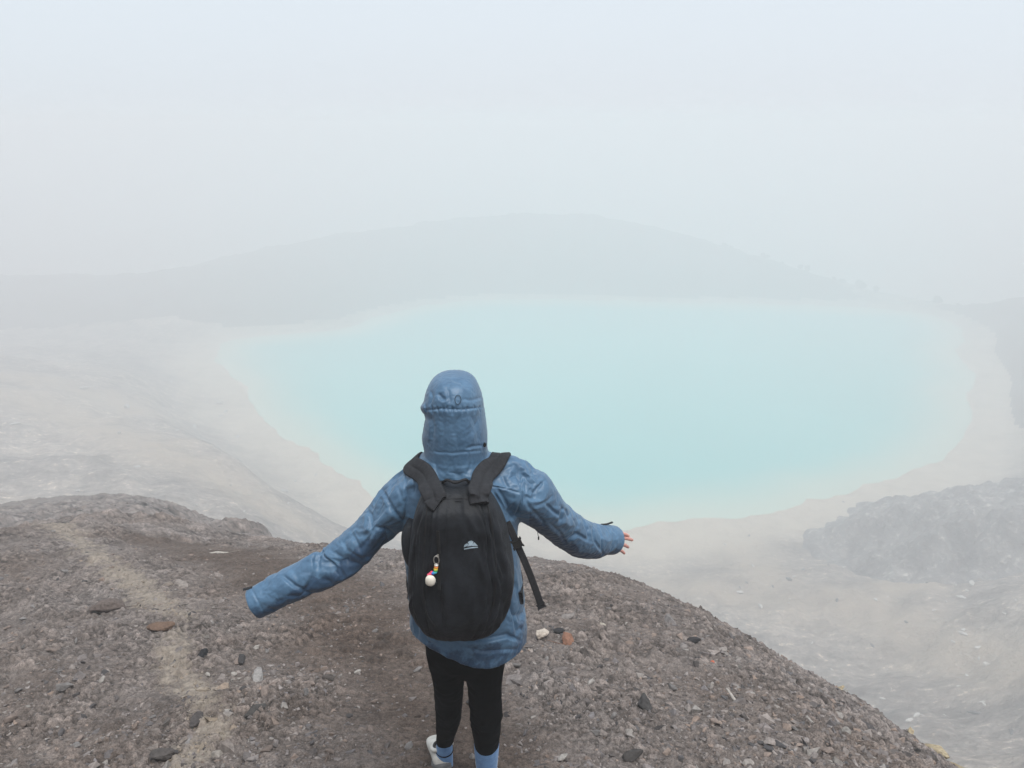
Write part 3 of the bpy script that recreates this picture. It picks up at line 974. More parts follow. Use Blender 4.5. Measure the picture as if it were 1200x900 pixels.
def settle(o, frames, shr, grav, pinw, bend, tens):
    me = o.data
    c = get_co(me)
    cnt = {}
    for p in me.polygons:
        for k in p.edge_keys: cnt[k] = cnt.get(k, 0) + 1
    w = np.full(len(c), pinw)
    w[c[:, 2] > P(535, 534, BY)[2] - .01] = max(pinw, HOODW)
    lcu = np.linalg.norm(c - P(298, 706, 2.122), axis=1); w = np.maximum(w, .8 * (1 - sstep(.05, .08, lcu)))
    rcu = np.linalg.norm(c - P(715, 633, 2.57), axis=1); w = np.maximum(w, .9 * (1 - sstep(.045, .07, rcu)))
    back = (c[:, 1] < BY - .05) & (c[:, 2] < P(535, 560, BY)[2]) & (np.abs(c[:, 0] + .17) < .15) & (c[:, 2] > .75)
    w[back] = np.maximum(w[back], .6)
    ll = np.linalg.norm(c - P(320, 694, 2.135), axis=1); w = np.maximum(w, .18 * (1 - sstep(.12, .20, ll)))
    for q, rr_ in ((P(606, 611, BY), .15), (P(472, 614, BY), .13)):
        dq = np.linalg.norm(c - q, axis=1); w = np.maximum(w, .34 * (1 - sstep(.06, rr_, dq)))
    w[(c[:, 0] > .10)] = np.maximum(w[(c[:, 0] > .10)], .15)
    sk_ = (c[:, 2] < .80) & (np.abs(c[:, 0] + .17) < .25); w[sk_] = np.maximum(w[sk_], .20)
    vg = o.vertex_groups.new(name='pin')
    wr = np.round(w, 2)
    for val in np.unique(wr): vg.add(np.nonzero(wr == val)[0].tolist(), float(val), 'REPLACE')
    md = o.modifiers.new('cloth', 'CLOTH'); s = md.settings
    s.quality = 6; s.mass = .15
    s.tension_stiffness = s.compression_stiffness = tens; s.shear_stiffness = tens * .4; s.bending_stiffness = bend
    s.tension_damping = s.compression_damping = s.shear_damping = 5; s.bending_damping = .5
    s.air_damping = 2; s.vertex_group_mass = 'pin'; s.pin_stiffness = 1.0
    s.shrink_min = s.shrink_max = -shr
    s.effector_weights.gravity = grav
    md.collision_settings.use_collision = True; md.collision_settings.distance_min = .004
    person.modifiers.new('collision', 'COLLISION'); person.collision.thickness_outer = .005
    md.point_cache.frame_start = 1; md.point_cache.frame_end = frames
    scene.frame_start, scene.frame_end = 1, frames
    for f in range(1, frames + 1): scene.frame_set(f)
    new = evaluated(o); c2 = get_co(new)
    o.modifiers.clear(); person.modifiers.clear(); o.vertex_groups.clear()
    scene.frame_set(1); set_co(me, c2); bpy.data.meshes.remove(new)
    print('settled', len(c), np.linalg.norm(c2 - c, axis=1).mean())
HOODW = .60
crumple(jacket, jacket_amp)

FOLDS = [
    # left sleeve
    ([(381, 634), (372, 646), (369, 657), (369, 670)], 3.2, 10), ([(369, 668), (362, 682), (356, 692)], 3.0, 6),
    ([(331, 674), (345, 686), (359, 692)], 3.2, 6), ([(336, 698), (350, 697), (362, 692)], 2.6, 4), ([(393, 652), (398, 668), (392, 680)], 3.4, 5),
    ([(430, 592), (433, 604), (435, 619)], 3.2, 8), ([(427, 630), (434, 620), (442, 610)], 3.0, 7), ([(440, 612), (452, 616), (462, 626)], 3.2, 5),
    ([(445, 570), (452, 580), (465, 602)], 3.0, 7), ([(450, 590), (461, 597), (474, 611)], 3.0, 6), ([(411, 622), (416, 631), (420, 640)], 3.0, 6),
    ([(408, 640), (420, 648), (431, 646)], 3.0, 4), ([(462, 560), (470, 575), (474, 590)], 3.0, 4), ([(400, 628), (405, 640), (404, 655)], 3.2, 4),
    ([(340, 665), (348, 676), (350, 686)], 3.6, 3), ([(293, 686), (302, 704), (311, 722)], 1.2, 2.0),
    ([(475, 548), (477, 581), (473, 613)], 1.5, 3.5),
    # right sleeve
    ([(611, 556), (611.5, 586), (603, 606)], 1.5, 4), ([(637, 563), (629, 575), (626, 584)], 2.8, 7), ([(659, 593), (658, 602), (656, 611)], 2.6, 7), ([(663, 596), (666, 606)], 2.4, 6),
    ([(640, 590), (648, 598), (656, 604)], 3.0, 6), ([(682, 606), (688, 620), (690, 632)], 2.6, 6), ([(666, 631), (676, 625), (690, 633)], 2.8, 6),
    ([(694, 618), (697, 634), (705, 646)], 2.4, 6), ([(699, 614), (705, 628), (706, 649)], 2.0, 5), ([(620, 590), (630, 604), (640, 616)], 3.0, 4), ([(644, 612), (655, 622), (664, 636)], 3.0, 4),
    ([(672, 605), (676, 616), (672, 626)], 2.6, 4), ([(618, 566), (617, 584), (622, 600)], 3.0, 4), ([(604, 588), (596, 600), (604, 612)], 2.8, 5),
    # yoke and back
    ([(571, 569), (590, 572), (611, 578)], 1.2, 2.5), ([(582, 571), (589, 582), (596, 596)], 2.6, 6), ([(589, 554), (592, 563), (596, 572)], 2.6, 5), ([(606, 544), (609, 556), (611, 572)], 2.4, 4),
    ([(578, 576), (588, 592), (597, 612)], 2.6, 6), ([(488, 552), (486, 566), (484, 580)], 2.4, 5), ([(590, 590), (598, 604), (602, 622)], 2.6, 5),
    ([(510, 541), (512, 552), (514, 560)], 2.2, 2), ([(552, 541), (549, 552), (546, 560)], 2.2, 2),
    # skirt of the jacket
    ([(538, 749), (566, 750), (594, 744), (609, 750)], 3.6, 8), ([(545, 758), (566, 763), (606, 760)], 3.2, 5), ([(606, 655), (611, 690), (610, 720)], 3.4, 5), ([(597, 706), (604, 722), (606, 742)], 3.4, 5),
    ([(481, 705), (488, 724), (490, 750)], 3.0, 5), ([(496, 740), (500, 752), (512, 757)], 3.0, 5),
    # hood: gathered seam, dents, collar seam
    ([(494, 481), (518, 479), (542, 480), (567, 477)], 1.5, 2.6), ([(514, 461), (518, 467), (522, 468)], 3.0, 6), ([(524, 455), (526, 463), (527, 472)], 2.2, 4), ([(543, 468), (553, 469), (564, 466)], 2.0, 4),
    ([(505, 458), (507, 466), (504, 474)], 2.2, 4), ([(519, 484), (520, 500), (517, 524)], 4.5, 2.6), ([(505, 486), (508, 500), (506, 520)], 3.6, 3), ([(538, 486), (533, 498), (536, 522)], 5.0, 2.0),
    ([(528, 444), (540, 448), (550, 456)], 3.2, 3), ([(506, 529), (530, 531), (566, 528)], 1.4, 1.6), ([(552, 486), (559, 502), (561, 520)], 4.5, 2.6), ([(545, 526), (555, 523), (566, 522)], 1.6, 2.4),
]
for k in range(11):      # the little gathers of the drawcord channel
    gx = 499 + k * 6.2 + 1.5 * math.sin(k * 7)
    FOLDS.append(([(gx, 474 + (k % 3)), (gx + 1.2 * math.sin(k * 3), 478), (gx + 1, 484 + (k * 2) % 4)], 1.3, 3.0 if k < 6 else 1.6))
hood_edge(jacket)
folds(jacket, FOLDS)
# the shell, cut slightly large, settles on the figure
settle(jacket, 18, .036, .13, .07, .4, 25)
bake_mods(jacket, ('SUBSURF', dict(levels=1, render_levels=1)))
# stitched seams and the sharpest creases stay crisp
folds(jacket, [(p, w_, d_ * .7) for p, w_, d_ in FOLDS if w_ <= 1.8] + [(p, w_, d_ * .35) for p, w_, d_ in FOLDS if d_ >= 6])
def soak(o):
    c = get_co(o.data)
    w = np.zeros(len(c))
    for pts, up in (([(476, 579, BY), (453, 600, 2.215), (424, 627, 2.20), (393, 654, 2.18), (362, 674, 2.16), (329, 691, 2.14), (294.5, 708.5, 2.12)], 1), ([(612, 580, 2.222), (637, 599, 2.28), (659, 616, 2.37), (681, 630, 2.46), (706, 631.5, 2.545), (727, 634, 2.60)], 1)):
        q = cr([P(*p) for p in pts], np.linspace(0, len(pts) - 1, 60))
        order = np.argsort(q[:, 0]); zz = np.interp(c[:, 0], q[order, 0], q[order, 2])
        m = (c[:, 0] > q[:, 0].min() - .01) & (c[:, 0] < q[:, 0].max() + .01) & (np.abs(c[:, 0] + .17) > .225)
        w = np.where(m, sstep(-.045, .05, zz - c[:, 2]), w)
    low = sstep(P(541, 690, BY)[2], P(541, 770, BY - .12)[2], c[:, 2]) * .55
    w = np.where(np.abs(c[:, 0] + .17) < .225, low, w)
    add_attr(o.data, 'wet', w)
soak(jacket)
jacket.parent = person
from mathutils.bvhtree import BVHTree
def bvh_of(o):
    me = o.data
    return BVHTree.FromPolygons([v.co.copy() for v in me.vertices], [tuple(p.vertices) for p in me.polygons])
JB = bvh_of(jacket)
_zc, _xc = P(535, 541, BY)[2], P(535, 541, BY)[0]
SB = BVHTree.FromPolygons([v.co.copy() for v in jacket.data.vertices], [tuple(p.vertices) for p in jacket.data.polygons if p.center[2] < _zc or abs(p.center[0] - _xc) > .112])
jacket.modifiers.new('cloth_thickness', 'SOLIDIFY').thickness = .0016
jacket.modifiers['cloth_thickness'].offset = -1

# ------------------------------------------------------------------ ribbons (straps, tabs, cords)
def ribbon(name, pts, width, thick, mat, parent=None, bvh=None, off=.0, up=None, m=50, groove=0.0, wfn=None):
    pts = np.asarray(pts, float)
    t = np.linspace(0, len(pts) - 1, m)
    C = cr(pts, t)
    N = np.zeros_like(C)
    for i in range(m):
        if bvh is not None:
            loc, nor, _, dist = bvh.find_nearest(Vector(C[i]))
            N[i] = np.array(nor)
            C[i] = np.array(loc) + N[i] * off
        else:
            N[i] = up[i] if (up is not None and np.ndim(up) == 2) else up
    if bvh is not None:
        for _ in range(14):
            N[1:-1] = (N[:-2] + 2 * N[1:-1] + N[2:]) / 4; C[1:-1] = (C[:-2] + 2 * C[1:-1] + C[2:]) / 4
    T = np.gradient(C, axis=0); T /= np.linalg.norm(T, axis=1)[:, None]
    N = N - T * (N * T).sum(1)[:, None]; N /= np.linalg.norm(N, axis=1)[:, None]
    S = np.cross(T, N)
    prof = [(-1, .25), (-.94, .8), (-.8, 1), (-.4, 1.05), (-.08, 1.0), (0, 1.0 - groove), (.08, 1.0), (.4, 1.05), (.8, 1), (.94, .8), (1, .25), (1, -.6), (.9, -1), (0, -1), (-.9, -1), (-1, -.6)]
    k = len(prof)
    w = np.full(m, width) if wfn is None else np.array([wfn(q) for q in np.linspace(0, 1, m)])
    V = []
    for i in range(m):
        for s, h in prof: V.append(C[i] + S[i] * s * w[i] / 2 + N[i] * h * thick / 2)
    F = [(i * k + j, i * k + (j + 1) % k, (i + 1) * k + (j + 1) % k, (i + 1) * k + j) for i in range(m - 1) for j in range(k)]
    F.append(tuple(range(k))); F.append(tuple((m - 1) * k + j for j in range(k - 1, -1, -1)))
    o = mesh_obj(name, V, F, M[mat], parent)
    return o

def cord(name, pts, r, mat, parent=None, m=40, na=8):
    return mesh_obj(name, *tube_loft(pts, [r] * len(pts), m, na), M[mat], parent)

def boxy(name, c, size, R, mat, parent=None, bev=.3):
    """small bevelled block; R: 3x3 axes as rows"""
    bm = bmesh.new(); bmesh.ops.create_cube(bm, size=1.0)
    for v in bm.verts: v.co = Vector(np.array(c) + sum(np.array(R[k]) * v.co[k] * size[k] for k in range(3)))
    bmesh.ops.bevel(bm, geom=bm.edges[:], offset=min(size) * bev, segments=2, affect='EDGES')
    me = bpy.data.meshes.new(name); bm.to_mesh(me); bm.free()
    me.materials.append(M[mat])
    o = bpy.data.objects.new(name, me); COL.objects.link(o)
    if parent is not None: o.parent = parent
    return o

def cast_px(bvh, px, py, lift=0.0):
    d = Vector(ray(px, py)).normalized()
    loc, nor, _, _ = bvh.ray_cast(Vector((0, 0, CAMZ)), d)
    if loc is None:
        loc, nor, _, _ = bvh.find_nearest(Vector(P(px, py, BY - .12)))
    return np.array(loc) + np.array(nor) * lift, np.array(nor)

# small jacket pieces
oval = [cast_px(JB, 536.5 + 3.4 * math.cos(a) , 468.5 + 5.2 * math.sin(a), .003)[0] for a in np.linspace(0, 2 * math.pi, 13)]
cord('hood_cord_loop', oval, .0007, 'charcoal_strap_pad', jacket)
hz_ = P(533, 478, BY + .04)
def visor(name, z0, ra, rb, a0, a1, h, yaw, drop):
    pts, ups = [], []
    for a in np.linspace(a0, a1, 9):
        x, y = ra * math.sin(a), rb * math.cos(a)
        cx, sx = math.cos(yaw), math.sin(yaw)
        pts.append(hz_ + np.array([x * cx - y * sx, x * sx + y * cx, z0 + drop * (1 - math.cos(a))]))
    pts = np.array(pts)
    t = np.linspace(0, 8, 40); C = cr(pts, t)
    up = C - hz_; up[:, 2] = .02; up /= np.linalg.norm(up, axis=1)[:, None]
    return ribbon(name, pts, h, .004, 'shell', jacket, None, 0, up, 40)
visor('hood_brim', .018, .098, .175, -1.30, .9, .045, math.radians(10), -.035)
visor('chin_guard', -.085, .094, .130, -1.3, .9, .075, math.radians(8), .0)
# cuff tabs and zip pulls
def at_sleeve(px, py): return cast_px(JB, px, py, .003)
p0, n0 = at_sleeve(301, 694)
cl0, cl1 = np.array(JB.find_nearest(Vector(P(286.5, 692, 2.122)))[0]), np.array(JB.find_nearest(Vector(P(294, 687, 2.128)))[0])
ribbon('cuff_tab', [cl0 + np.array([-.008, 0, .006]), (cl0 + cl1) / 2 + np.array([0, 0, .004]), cl1], .010, .004, 'black_webbing', jacket, None, 0, np.array([-.5, -.1, .85]))
cr0, cr1 = np.array(JB.find_nearest(Vector(P(705, 614, 2.545)))[0]), np.array(JB.find_nearest(Vector(P(717, 614, 2.57)))[0]) + np.array([.004, 0, .010])
ribbon('cuff_tab', [cr0, (cr0 + cr1) / 2, cr1 + np.array([0, 0, .006])], .008, .003, 'black_webbing', jacket, None, 0, np.array([.1, -.2, .97]))
z0 = P(630, 622, 2.28)
cord('zip_pull', [z0, z0 + np.array([.001, 0, -.012]), z0 + np.array([.003, 0, -.022])], .0011, 'black_plastic', jacket)
boxy('pull_tab', z0 + np.array([.0035, 0, -.028]), (.005, .003, .013), np.eye(3), 'black_plastic', jacket)
boxy('hood_dark_block', cast_px(JB, 567, 521, .003)[0], (.010, .008, .014), np.eye(3), 'black_plastic', jacket)  # black block put in where the hood hem opening is dark

# ------------------------------------------------------------------ leggings, socks, shoes
def px_tube(rows, mat, name, m=70, na=36, amp=.0):
    pts = [P((a + b) / 2, y, Y) for y, a, b, Y in rows]
    dep = [Y * CP - (p[2] - CAMZ) * SP for p, (y, a, b, Y) in zip(pts, rows)]
    rad = [(b - a) / 2 * d / 900 for (y, a, b, Y), d in zip(rows, dep)]
    return tube_loft(pts, rad, m, na)
legL = [(735, 497, 549, BY), (765, 500, 546, 2.235), (800, 507.5, 543.5, 2.285), (818, 509.5, 542, 2.325), (838, 510.5, 540, 2.365), (856, 511, 534.5, 2.415), (871.5, 511.5, 530, 2.45)]
legR = [(735, 545, 598, BY), (765, 546, 593.5, 2.225), (795, 547, 588.5, 2.25), (815, 549, 588, 2.265), (835, 551, 588.5, 2.285), (856, 553.5, 586.5, 2.31), (877, 557, 584, 2.33)]
hip = rows_loft([(722, 500, 594, .10, BY), (745, 498, 596, .105, BY), (764, 502, 592, .092, BY + .01), (778, 512, 584, .068, BY + .02), (790, 526, 568, .035, BY + .03)], 20, 2.2, 48)
leggings = mesh_obj('leggings', *join_vf(hip, px_tube(legL, None, ''), px_tube(legR, None, '')), M['black_knit'], None)
bake_mods(leggings, ('REMESH', dict(mode='VOXEL', voxel_size=.006)), ('SMOOTH', dict(factor=.5, iterations=16)))
crumple(leggings, lambda c: .0035 + .002 * (c[:, 2] < .35), .7)
leggings.parent = person
boxy('reflective_tab', P(530.6, 871, 2.43), (.006, .003, .012), np.eye(3), 'white_bead', leggings)

def sock(rows, name):
    o = mesh_obj(name, *px_tube(rows, None, '', 40, 40), M['blue_knit'], person)
    return o
GZL = float(terrain(np.array([-.24]), np.array([2.46]))[0][0])
GZR = float(terrain(np.array([-.07]), np.array([2.36]))[0][0])
print('feet ground', GZL, GZR)
sR = sock([(871, 555.5, 585, 2.326), (878, 555.8, 584.6, 2.33), (890, 557, 583.5, 2.336), (905, 559, 582, 2.345), (920, 560, 581, 2.36)], 'sock')
cuff_c = P(570.2, 874, 2.328)
sL = sock([(866, 512, 530, 2.44), (880, 511, 530.5, 2.455), (895, 510, 531, 2.465), (905, 509, 532, 2.47)], 'sock')
ribn = cr(np.array([P(521, 879, 2.455) + np.array([.0312 * math.cos(a), .0312 * math.sin(a), .003 * math.sin(a)]) for a in np.linspace(0, 2 * math.pi, 13)]), np.linspace(0, 12, 40))
mesh_obj('sock_band', *tube_loft(ribn, [.0045] * 40, 60, 8), M['black_knit'], sL)

def shoe(heel, yaw, gz, pitch=0.0, collar=.085):
    root = bpy.data.objects.new('shoe', None); COL.objects.link(root)
    c, s = math.cos(yaw), math.sin(yaw)
    fw = np.array([-s, c, -math.sin(pitch)]); rt = np.array([c, s, 0.0]); up = np.cross(rt, fw); up /= np.linalg.norm(up)
    base = np.array([heel[0], heel[1], gz])
    def sec(rows, name, mat, n=2.6, par=None):
        # rows: (along, half width, z0, z1)
        t = np.linspace(0, len(rows) - 1, 44); A = cr(rows, t)
        C = base + A[:, :1] * fw + ((A[:, 2] + A[:, 3]) / 2)[:, None] * up
        U = np.maximum(A[:, 1:2], .003) * rt; V = np.maximum((A[:, 3] - A[:, 2]) / 2, .003)[:, None] * up
        return mesh_obj(name, *loft_rings(C, U, V, n, 32), M[mat], par if par is not None else root)
    upper = sec([(-.004, .012, .025, .055), (.004, .028, .018, .074), (.03, .037, .016, collar), (.075, .039, .016, collar - .004), (.12, .043, .016, .078), (.18, .047, .015, .062), (.225, .043, .014, .048), (.25, .028, .014, .036), (.258, .010, .016, .026)], 'upper', 'white_leather', 2.3)
    sole = sec([(-.010, .014, .004, .024), (.0, .032, -.002, .030), (.04, .041, -.004, .030), (.10, .042, -.004, .026), (.17, .051, -.004, .024), (.225, .047, -.002, .024), (.258, .028, .004, .022), (.268, .010, .008, .018)], 'sole', 'grey_rubber', 4)
    sec([(-.0095, .010, .024, .040), (-.003, .026, .022, .046), (.012, .036, .020, .044), (.03, .0380, .020, .036)], 'heel_counter', 'grey_rubber', 2.4)
    # padded collar round the ankle
    ctr = base + fw * .048 + up * (collar + .001)
    ring = [ctr + fw * (.046 * math.cos(a)) + rt * (.035 * math.sin(a)) + up * (.012 * math.cos(a) ** 2 * (1 if math.cos(a) < 0 else .3)) for a in np.linspace(0, 2 * math.pi, 17)]
    mesh_obj('collar', *tube_loft(ring, [.0085] * 17, 60, 10), M['white_leather'], root)
    ring2 = [q + (ctr - q) * .22 + up * .001 for q in ring]
    mesh_obj('lining', *tube_loft(ring2, [.007] * 17, 60, 10), M['dark_rubber'], root)
    for k in range(4):
        p = base + fw * (.115 + .022 * k) + up * (.080 - .009 * k)
        cord('lace', [p - rt * .026 - up * .008, p + up * .002, p + rt * .026 - up * .008], .0028, 'white_leather', root, 12, 6)
    root.parent = person
    return root
ank = P(521, 880, 2.458)
shoe((ank[0] - .004, ank[1] - .045), math.radians(12), GZL + .004, math.radians(18))
ankR = P(571, 900, 2.345)
shoe((ankR[0], ankR[1] - .048), math.radians(2.5), GZR - .016, math.radians(20), .066)
# ------------------------------------------------------------------ backpack
def build_pack():
    root = bpy.data.objects.new('backpack', None); COL.objects.link(root)
    YP = 2.005
    rows = [(566, 514, 561, .018, YP + .035), (568, 506, 566, .035, YP + .025), (573, 499, 571, .055, YP + .015), (581, 494, 576, .078, YP + .01), (592, 489, 583, .092, YP), (612, 484, 592, .104, YP),
            (640, 480.5, 598.5, .112, YP), (668, 478.5, 602.5, .116, YP), (692, 479, 601.5, .116, YP), (712, 483, 596, .108, YP), (728, 490.5, 586, .090, YP + .005), (739, 503, 570, .060, YP + .01), (744.5, 521, 550, .02, YP + .015)]
    rows = [(a_, b_, c_, d_ * .88, e_ + .006) for a_, b_, c_, d_, e_ in rows]
    def disp(m, na, t, C):
        a = np.linspace(0, 2 * math.pi, na, endpoint=False)
        A, T = np.meshgrid(a, t)
        u = np.cos(A); back = sstep(.1, -.45, np.sin(A))          # the side towards the camera
        h = C[:, 2][:, None] + 0 * A
        wob = .09 * noise3(u * 2, h * 5.5, 1.1)
        d = np.zeros_like(A)
        for g, w, dep in ((-.80, .035, .03), (-.52, .03, .06), (-.30, .05, .035), (.05, .08, .02), (.27, .06, .03), (.50, .03, .06), (.78, .04, .03)):
            e = (u - g - wob - .06 * np.sin(h * 9 + g * 7)) / w
            d += -dep * np.exp(-e * e) + .45 * dep * np.exp(-((e - 2.0) / 1.2) ** 2)
        d += .07 * fbm(u * 2.6, h * 3.2, 5.0, 3) + .05 * noise3(u * 8 + 2 * noise3(u * 2, h * 5, 3.), h * 7, 2.0)
        d += -.075 * np.abs(noise3(u * 4.2 + 3 + 1.5 * noise3(u, h * 4, 7.), h * 4.5, 8.0)) - .05 * sstep(.2, .8, u) * np.abs(noise3(u * 4 + h * 14, h * 12, 1.0))
        rim_ = np.exp(-((h - P(540, 579, YP)[2]) / .006) ** 2)
        d -= .02 * rim_ * (np.abs(u) < .42)
        ends = sstep(0, .12, T / T.max()) * sstep(1, .9, T / T.max())
        return 1 + d * back * ends
    body = mesh_obj('pack_body', *rows_loft(rows, 150, 2.9, 220, disp), M['black_nylon'], root)
    PB = bvh_of(body)
    # straps: from the pack's top over the shoulders, down the chest and back under the arms
    pv = [v.co.copy() for v in body.data.vertices]; jv = [v.co.copy() for v in jacket.data.vertices]
    zcut = P(535, 596, 1.95)[2]
    UB = BVHTree.FromPolygons(pv + jv, [tuple(p.vertices) for p in body.data.polygons if p.center[2] > zcut]
                              + [tuple(k + len(pv) for k in p.vertices) for p in jacket.data.polygons if p.center[2] < _zc or abs(p.center[0] - _xc) > .112])
    def strap(side, top, path_px, front):
        pts = [P(*q) for q in path_px] + [np.array(q) for q in front]
        up_n = np.array([0, -.3, 1.0])
        o = ribbon('shoulder_strap', pts, .074, .012, 'charcoal_strap_pad', root, UB, .0065, None, 90, .55, lambda q: .052 + .014 * sstep(0, .10, q) - .018 * sstep(.45, .7, q))
        return o
    strap(-1, None, [(509, 580, 1.91), (508, 574, 1.94), (504, 567, 1.99), (496, 558, 2.07), (485, 547, 2.15), (474, 540, 2.22)],
          [(-.31, 2.30, 1.36), (-.30, 2.35, 1.26), (-.30, 2.36, 1.12), (-.325, 2.33, 1.0), (-.33, 2.26, .93), (-.29, 2.20, .90)])
    strap(1, None, [(559, 580, 1.91), (560, 574, 1.94), (563, 565, 1.99), (569, 553, 2.07), (577, 539, 2.15), (585, 528, 2.22)],
          [(-.03, 2.30, 1.38), (-.03, 2.35, 1.28), (-.03, 2.37, 1.12), (-.005, 2.34, 1.0), (.0, 2.26, .93), (-.04, 2.20, .90)])
    # yoke that joins the straps to the pack's top edge
    for xs in ((505, 522), (550, 566)):
        pass
    g = [cast_px(PB, 519, 566, .002)[0], P(524, 562.5, 2.02), P(534, 565.5, 2.01), P(545, 562, 2.02), cast_px(PB, 550, 566, .002)[0]]
    cord('grab_loop', g, .0042, 'black_webbing', root, 40, 8)
    # panel seams, pocket zip
    def on_pack(px, py, lift): return cast_px(PB, px, py, lift)
    def seam(name, run, r, mat, lift=.001, m=40):
        pts = [on_pack(a, b, lift)[0] for a, b in run]
        return cord(name, pts, r, mat, root, m, 6)
    seam('piping', [(503, 575), (500, 600), (498, 630), (496, 660), (496, 690), (500, 718), (510, 734)], .0022, 'black_webbing')
    seam('piping', [(567, 575), (573, 600), (578, 630), (581, 660), (581, 690), (576, 716), (566, 732)], .0022, 'black_webbing')
    zp = [(513.5, 622), (514.5, 640), (515, 655), (515, 672), (514.5, 690)]
    pts = [on_pack(a, b, .0015) for a, b in zp]
    z = ribbon('zip', [p for p, _ in pts], .010, .003, 'dark_rubber', root, None, 0, np.mean([n for _, n in pts], 0), 40, .9)
    zpos, zn = on_pack(514.7, 651, .004)
    boxy('zip_slider', zpos, (.008, .004, .012), np.eye(3), 'steel', z)
    # stitched line and small raised mark near the top of the pack
    seam('stitching', [(515, 585.5), (530, 584.5), (545, 584.5), (560, 586)], .0009, 'charcoal_strap_pad', .0006)
    # side pocket on the left, and webbing on the right
    sp = rows_loft([(612, 476, 486, .03, 2.10), (624, 471, 490, .05, 2.10), (640, 471.5, 492, .055, 2.10), (652, 475, 492, .05, 2.10), (662, 480, 492, .03, 2.10)], 40, 2.2, 40)
    mesh_obj('side_pocket', *sp, M['black_nylon'], root)
    a = [P(594, 612, 2.09), P(600, 624, 2.085), P(606, 638, 2.08), P(614, 656, 2.075), P(621, 673, 2.07), P(628, 692, 2.065), P(635, 712, 2.06)]
    ls = ribbon('strap_tail', a, .0215, .004, 'black_webbing', root, None, 0, np.array([.25, -1.0, .1]), 60, .2)
    b0 = P(606, 637, 2.075)
    tdir = (a[3] - a[1]) / np.linalg.norm(a[3] - a[1]); sd_ = np.cross(tdir, np.array([.25, -1, .1])); sd_ /= np.linalg.norm(sd_)
    boxy('buckle', b0, (.030, .024, .009), (sd_, tdir, np.cross(sd_, tdir)), 'black_plastic', ls)
    e0 = a[-1] - tdir * .006
    boxy('strap_end', e0, (.024, .012, .007), (sd_, tdir, np.cross(sd_, tdir)), 'black_webbing', ls)
    # the printed emblem: a peak with a swoosh, over a short line of small lettering
    def flat(name, polys, lift, mat):
        V, F = [], []
        for poly in polys:
            o_ = len(V)
            for (a_, b_) in poly: V.append(on_pack(a_, b_, lift)[0])
            F.append(tuple(range(o_, o_ + len(poly))))
        o = mesh_obj(name, V, F, M[mat], root, False)
        md = o.modifiers.new('thick', 'SOLIDIFY'); md.thickness = .0008; md.offset = 0
        return o
    flat('emblem', [[(544, 641), (544.6, 638.2), (547.5, 636.4), (549, 637.6), (547.6, 639.6)], [(547.8, 640.0), (549.6, 637.2), (548.4, 635.2), (550.2, 633.8), (552.6, 633.3), (554.6, 634.6), (553.6, 637), (552, 639.4)],
                    [(552.4, 639.4), (554.2, 636.6), (555.6, 635.2), (558.2, 637.6), (560, 639.0), (557.2, 639.4)], [(544, 642.6), (552, 640.9), (559.8, 640.2), (560, 641.4), (552, 642.2), (544.4, 643.6)]], .0025, 'pale_print')
    flat('emblem', [[(533, 586.6), (535, 585), (536.4, 586.8), (538, 585.4), (541, 586.6), (541, 588), (533, 588)]], .0020, 'charcoal_strap_pad')
    return root, PB
pack, PB = build_pack()
tag(pack, 'black nylon backpack worn over the blue rain jacket', 'backpack')

# ------------------------------------------------------------------ bead charm on the zip
def build_charm():
    root = bpy.data.objects.new('bead_charm', None); COL.objects.link(root)
    def pt(px, py, lift): return cast_px(PB, px, py, lift)[0]
    c = pt(511, 654, .010)
    ring = [c + np.array([.0075 * math.cos(a), -.002, .013 * math.sin(a)]) for a in np.linspace(0, 2 * math.pi, 17)]
    cord('ring', ring, .0016, 'steel', root, 40, 8)
    def bead(name, px, py, r, mat, squash=.8):
        p = pt(px, py, r * 1.1 + .001)
        m = 8
        A = np.linspace(-1.45, 1.45, m)
        C = np.array([p + np.array([0, 0, r * squash * math.sin(q)]) for q in A]); k = np.cos(A)[:, None] ** .6 * r
        return mesh_obj(name, *loft_rings(C, k * np.array([[1, 0, 0]]), k * np.array([[0, 1, 0]]), 2.0, 14), M[mat], root)
    for px, py, mat in ((511.2, 660.6, 'white_bead'), (511.0, 663.2, 'orange_bead'), (510.7, 665.4, 'yellow_bead'), (510.6, 667.2, 'green_bead'), (510.0, 669.0, 'teal_bead'), (508.8, 670.0, 'blue_bead')):
        bead('bead', px, py, .0062, mat, .62)
    for px, py in ((506.0, 669.6), (503.8, 671.2), (502.6, 672.6)):
        bead('bead', px, py, .0052, 'pink_bead', .8)
    b_ = bead('pendant', 507.0, 677.0, .0165, 'cream_charm', .98)
    me = b_.data; q = get_co(me); cc = q.mean(0)
    d = q - cc
    q = cc + d * (1 + .10 * noise3(d[:, 0] / .012, d[:, 1] / .012, d[:, 2] / .012)[:, None]) * np.array([.92, .62, 1.0])
    set_co(me, q)
    n0 = pt(510.3, 679.5, .016)
    A = np.linspace(-1.4, 1.4, 6)
    C = np.array([n0 + np.array([0, 0, .0035 * math.sin(a)]) for a in A]); k = np.cos(A)[:, None] * .0042
    mesh_obj('dark_notch', *loft_rings(C, k * np.array([[1, 0, 0]]), k * np.array([[0, 1, 0]]), 2, 10), M['black_plastic'], b_)  # dark notch of the pendant, put in as a black blob
    return root
charm = build_charm()
tag(charm, 'rainbow bead charm with round cream pendant hanging from the backpack zip', 'charm')
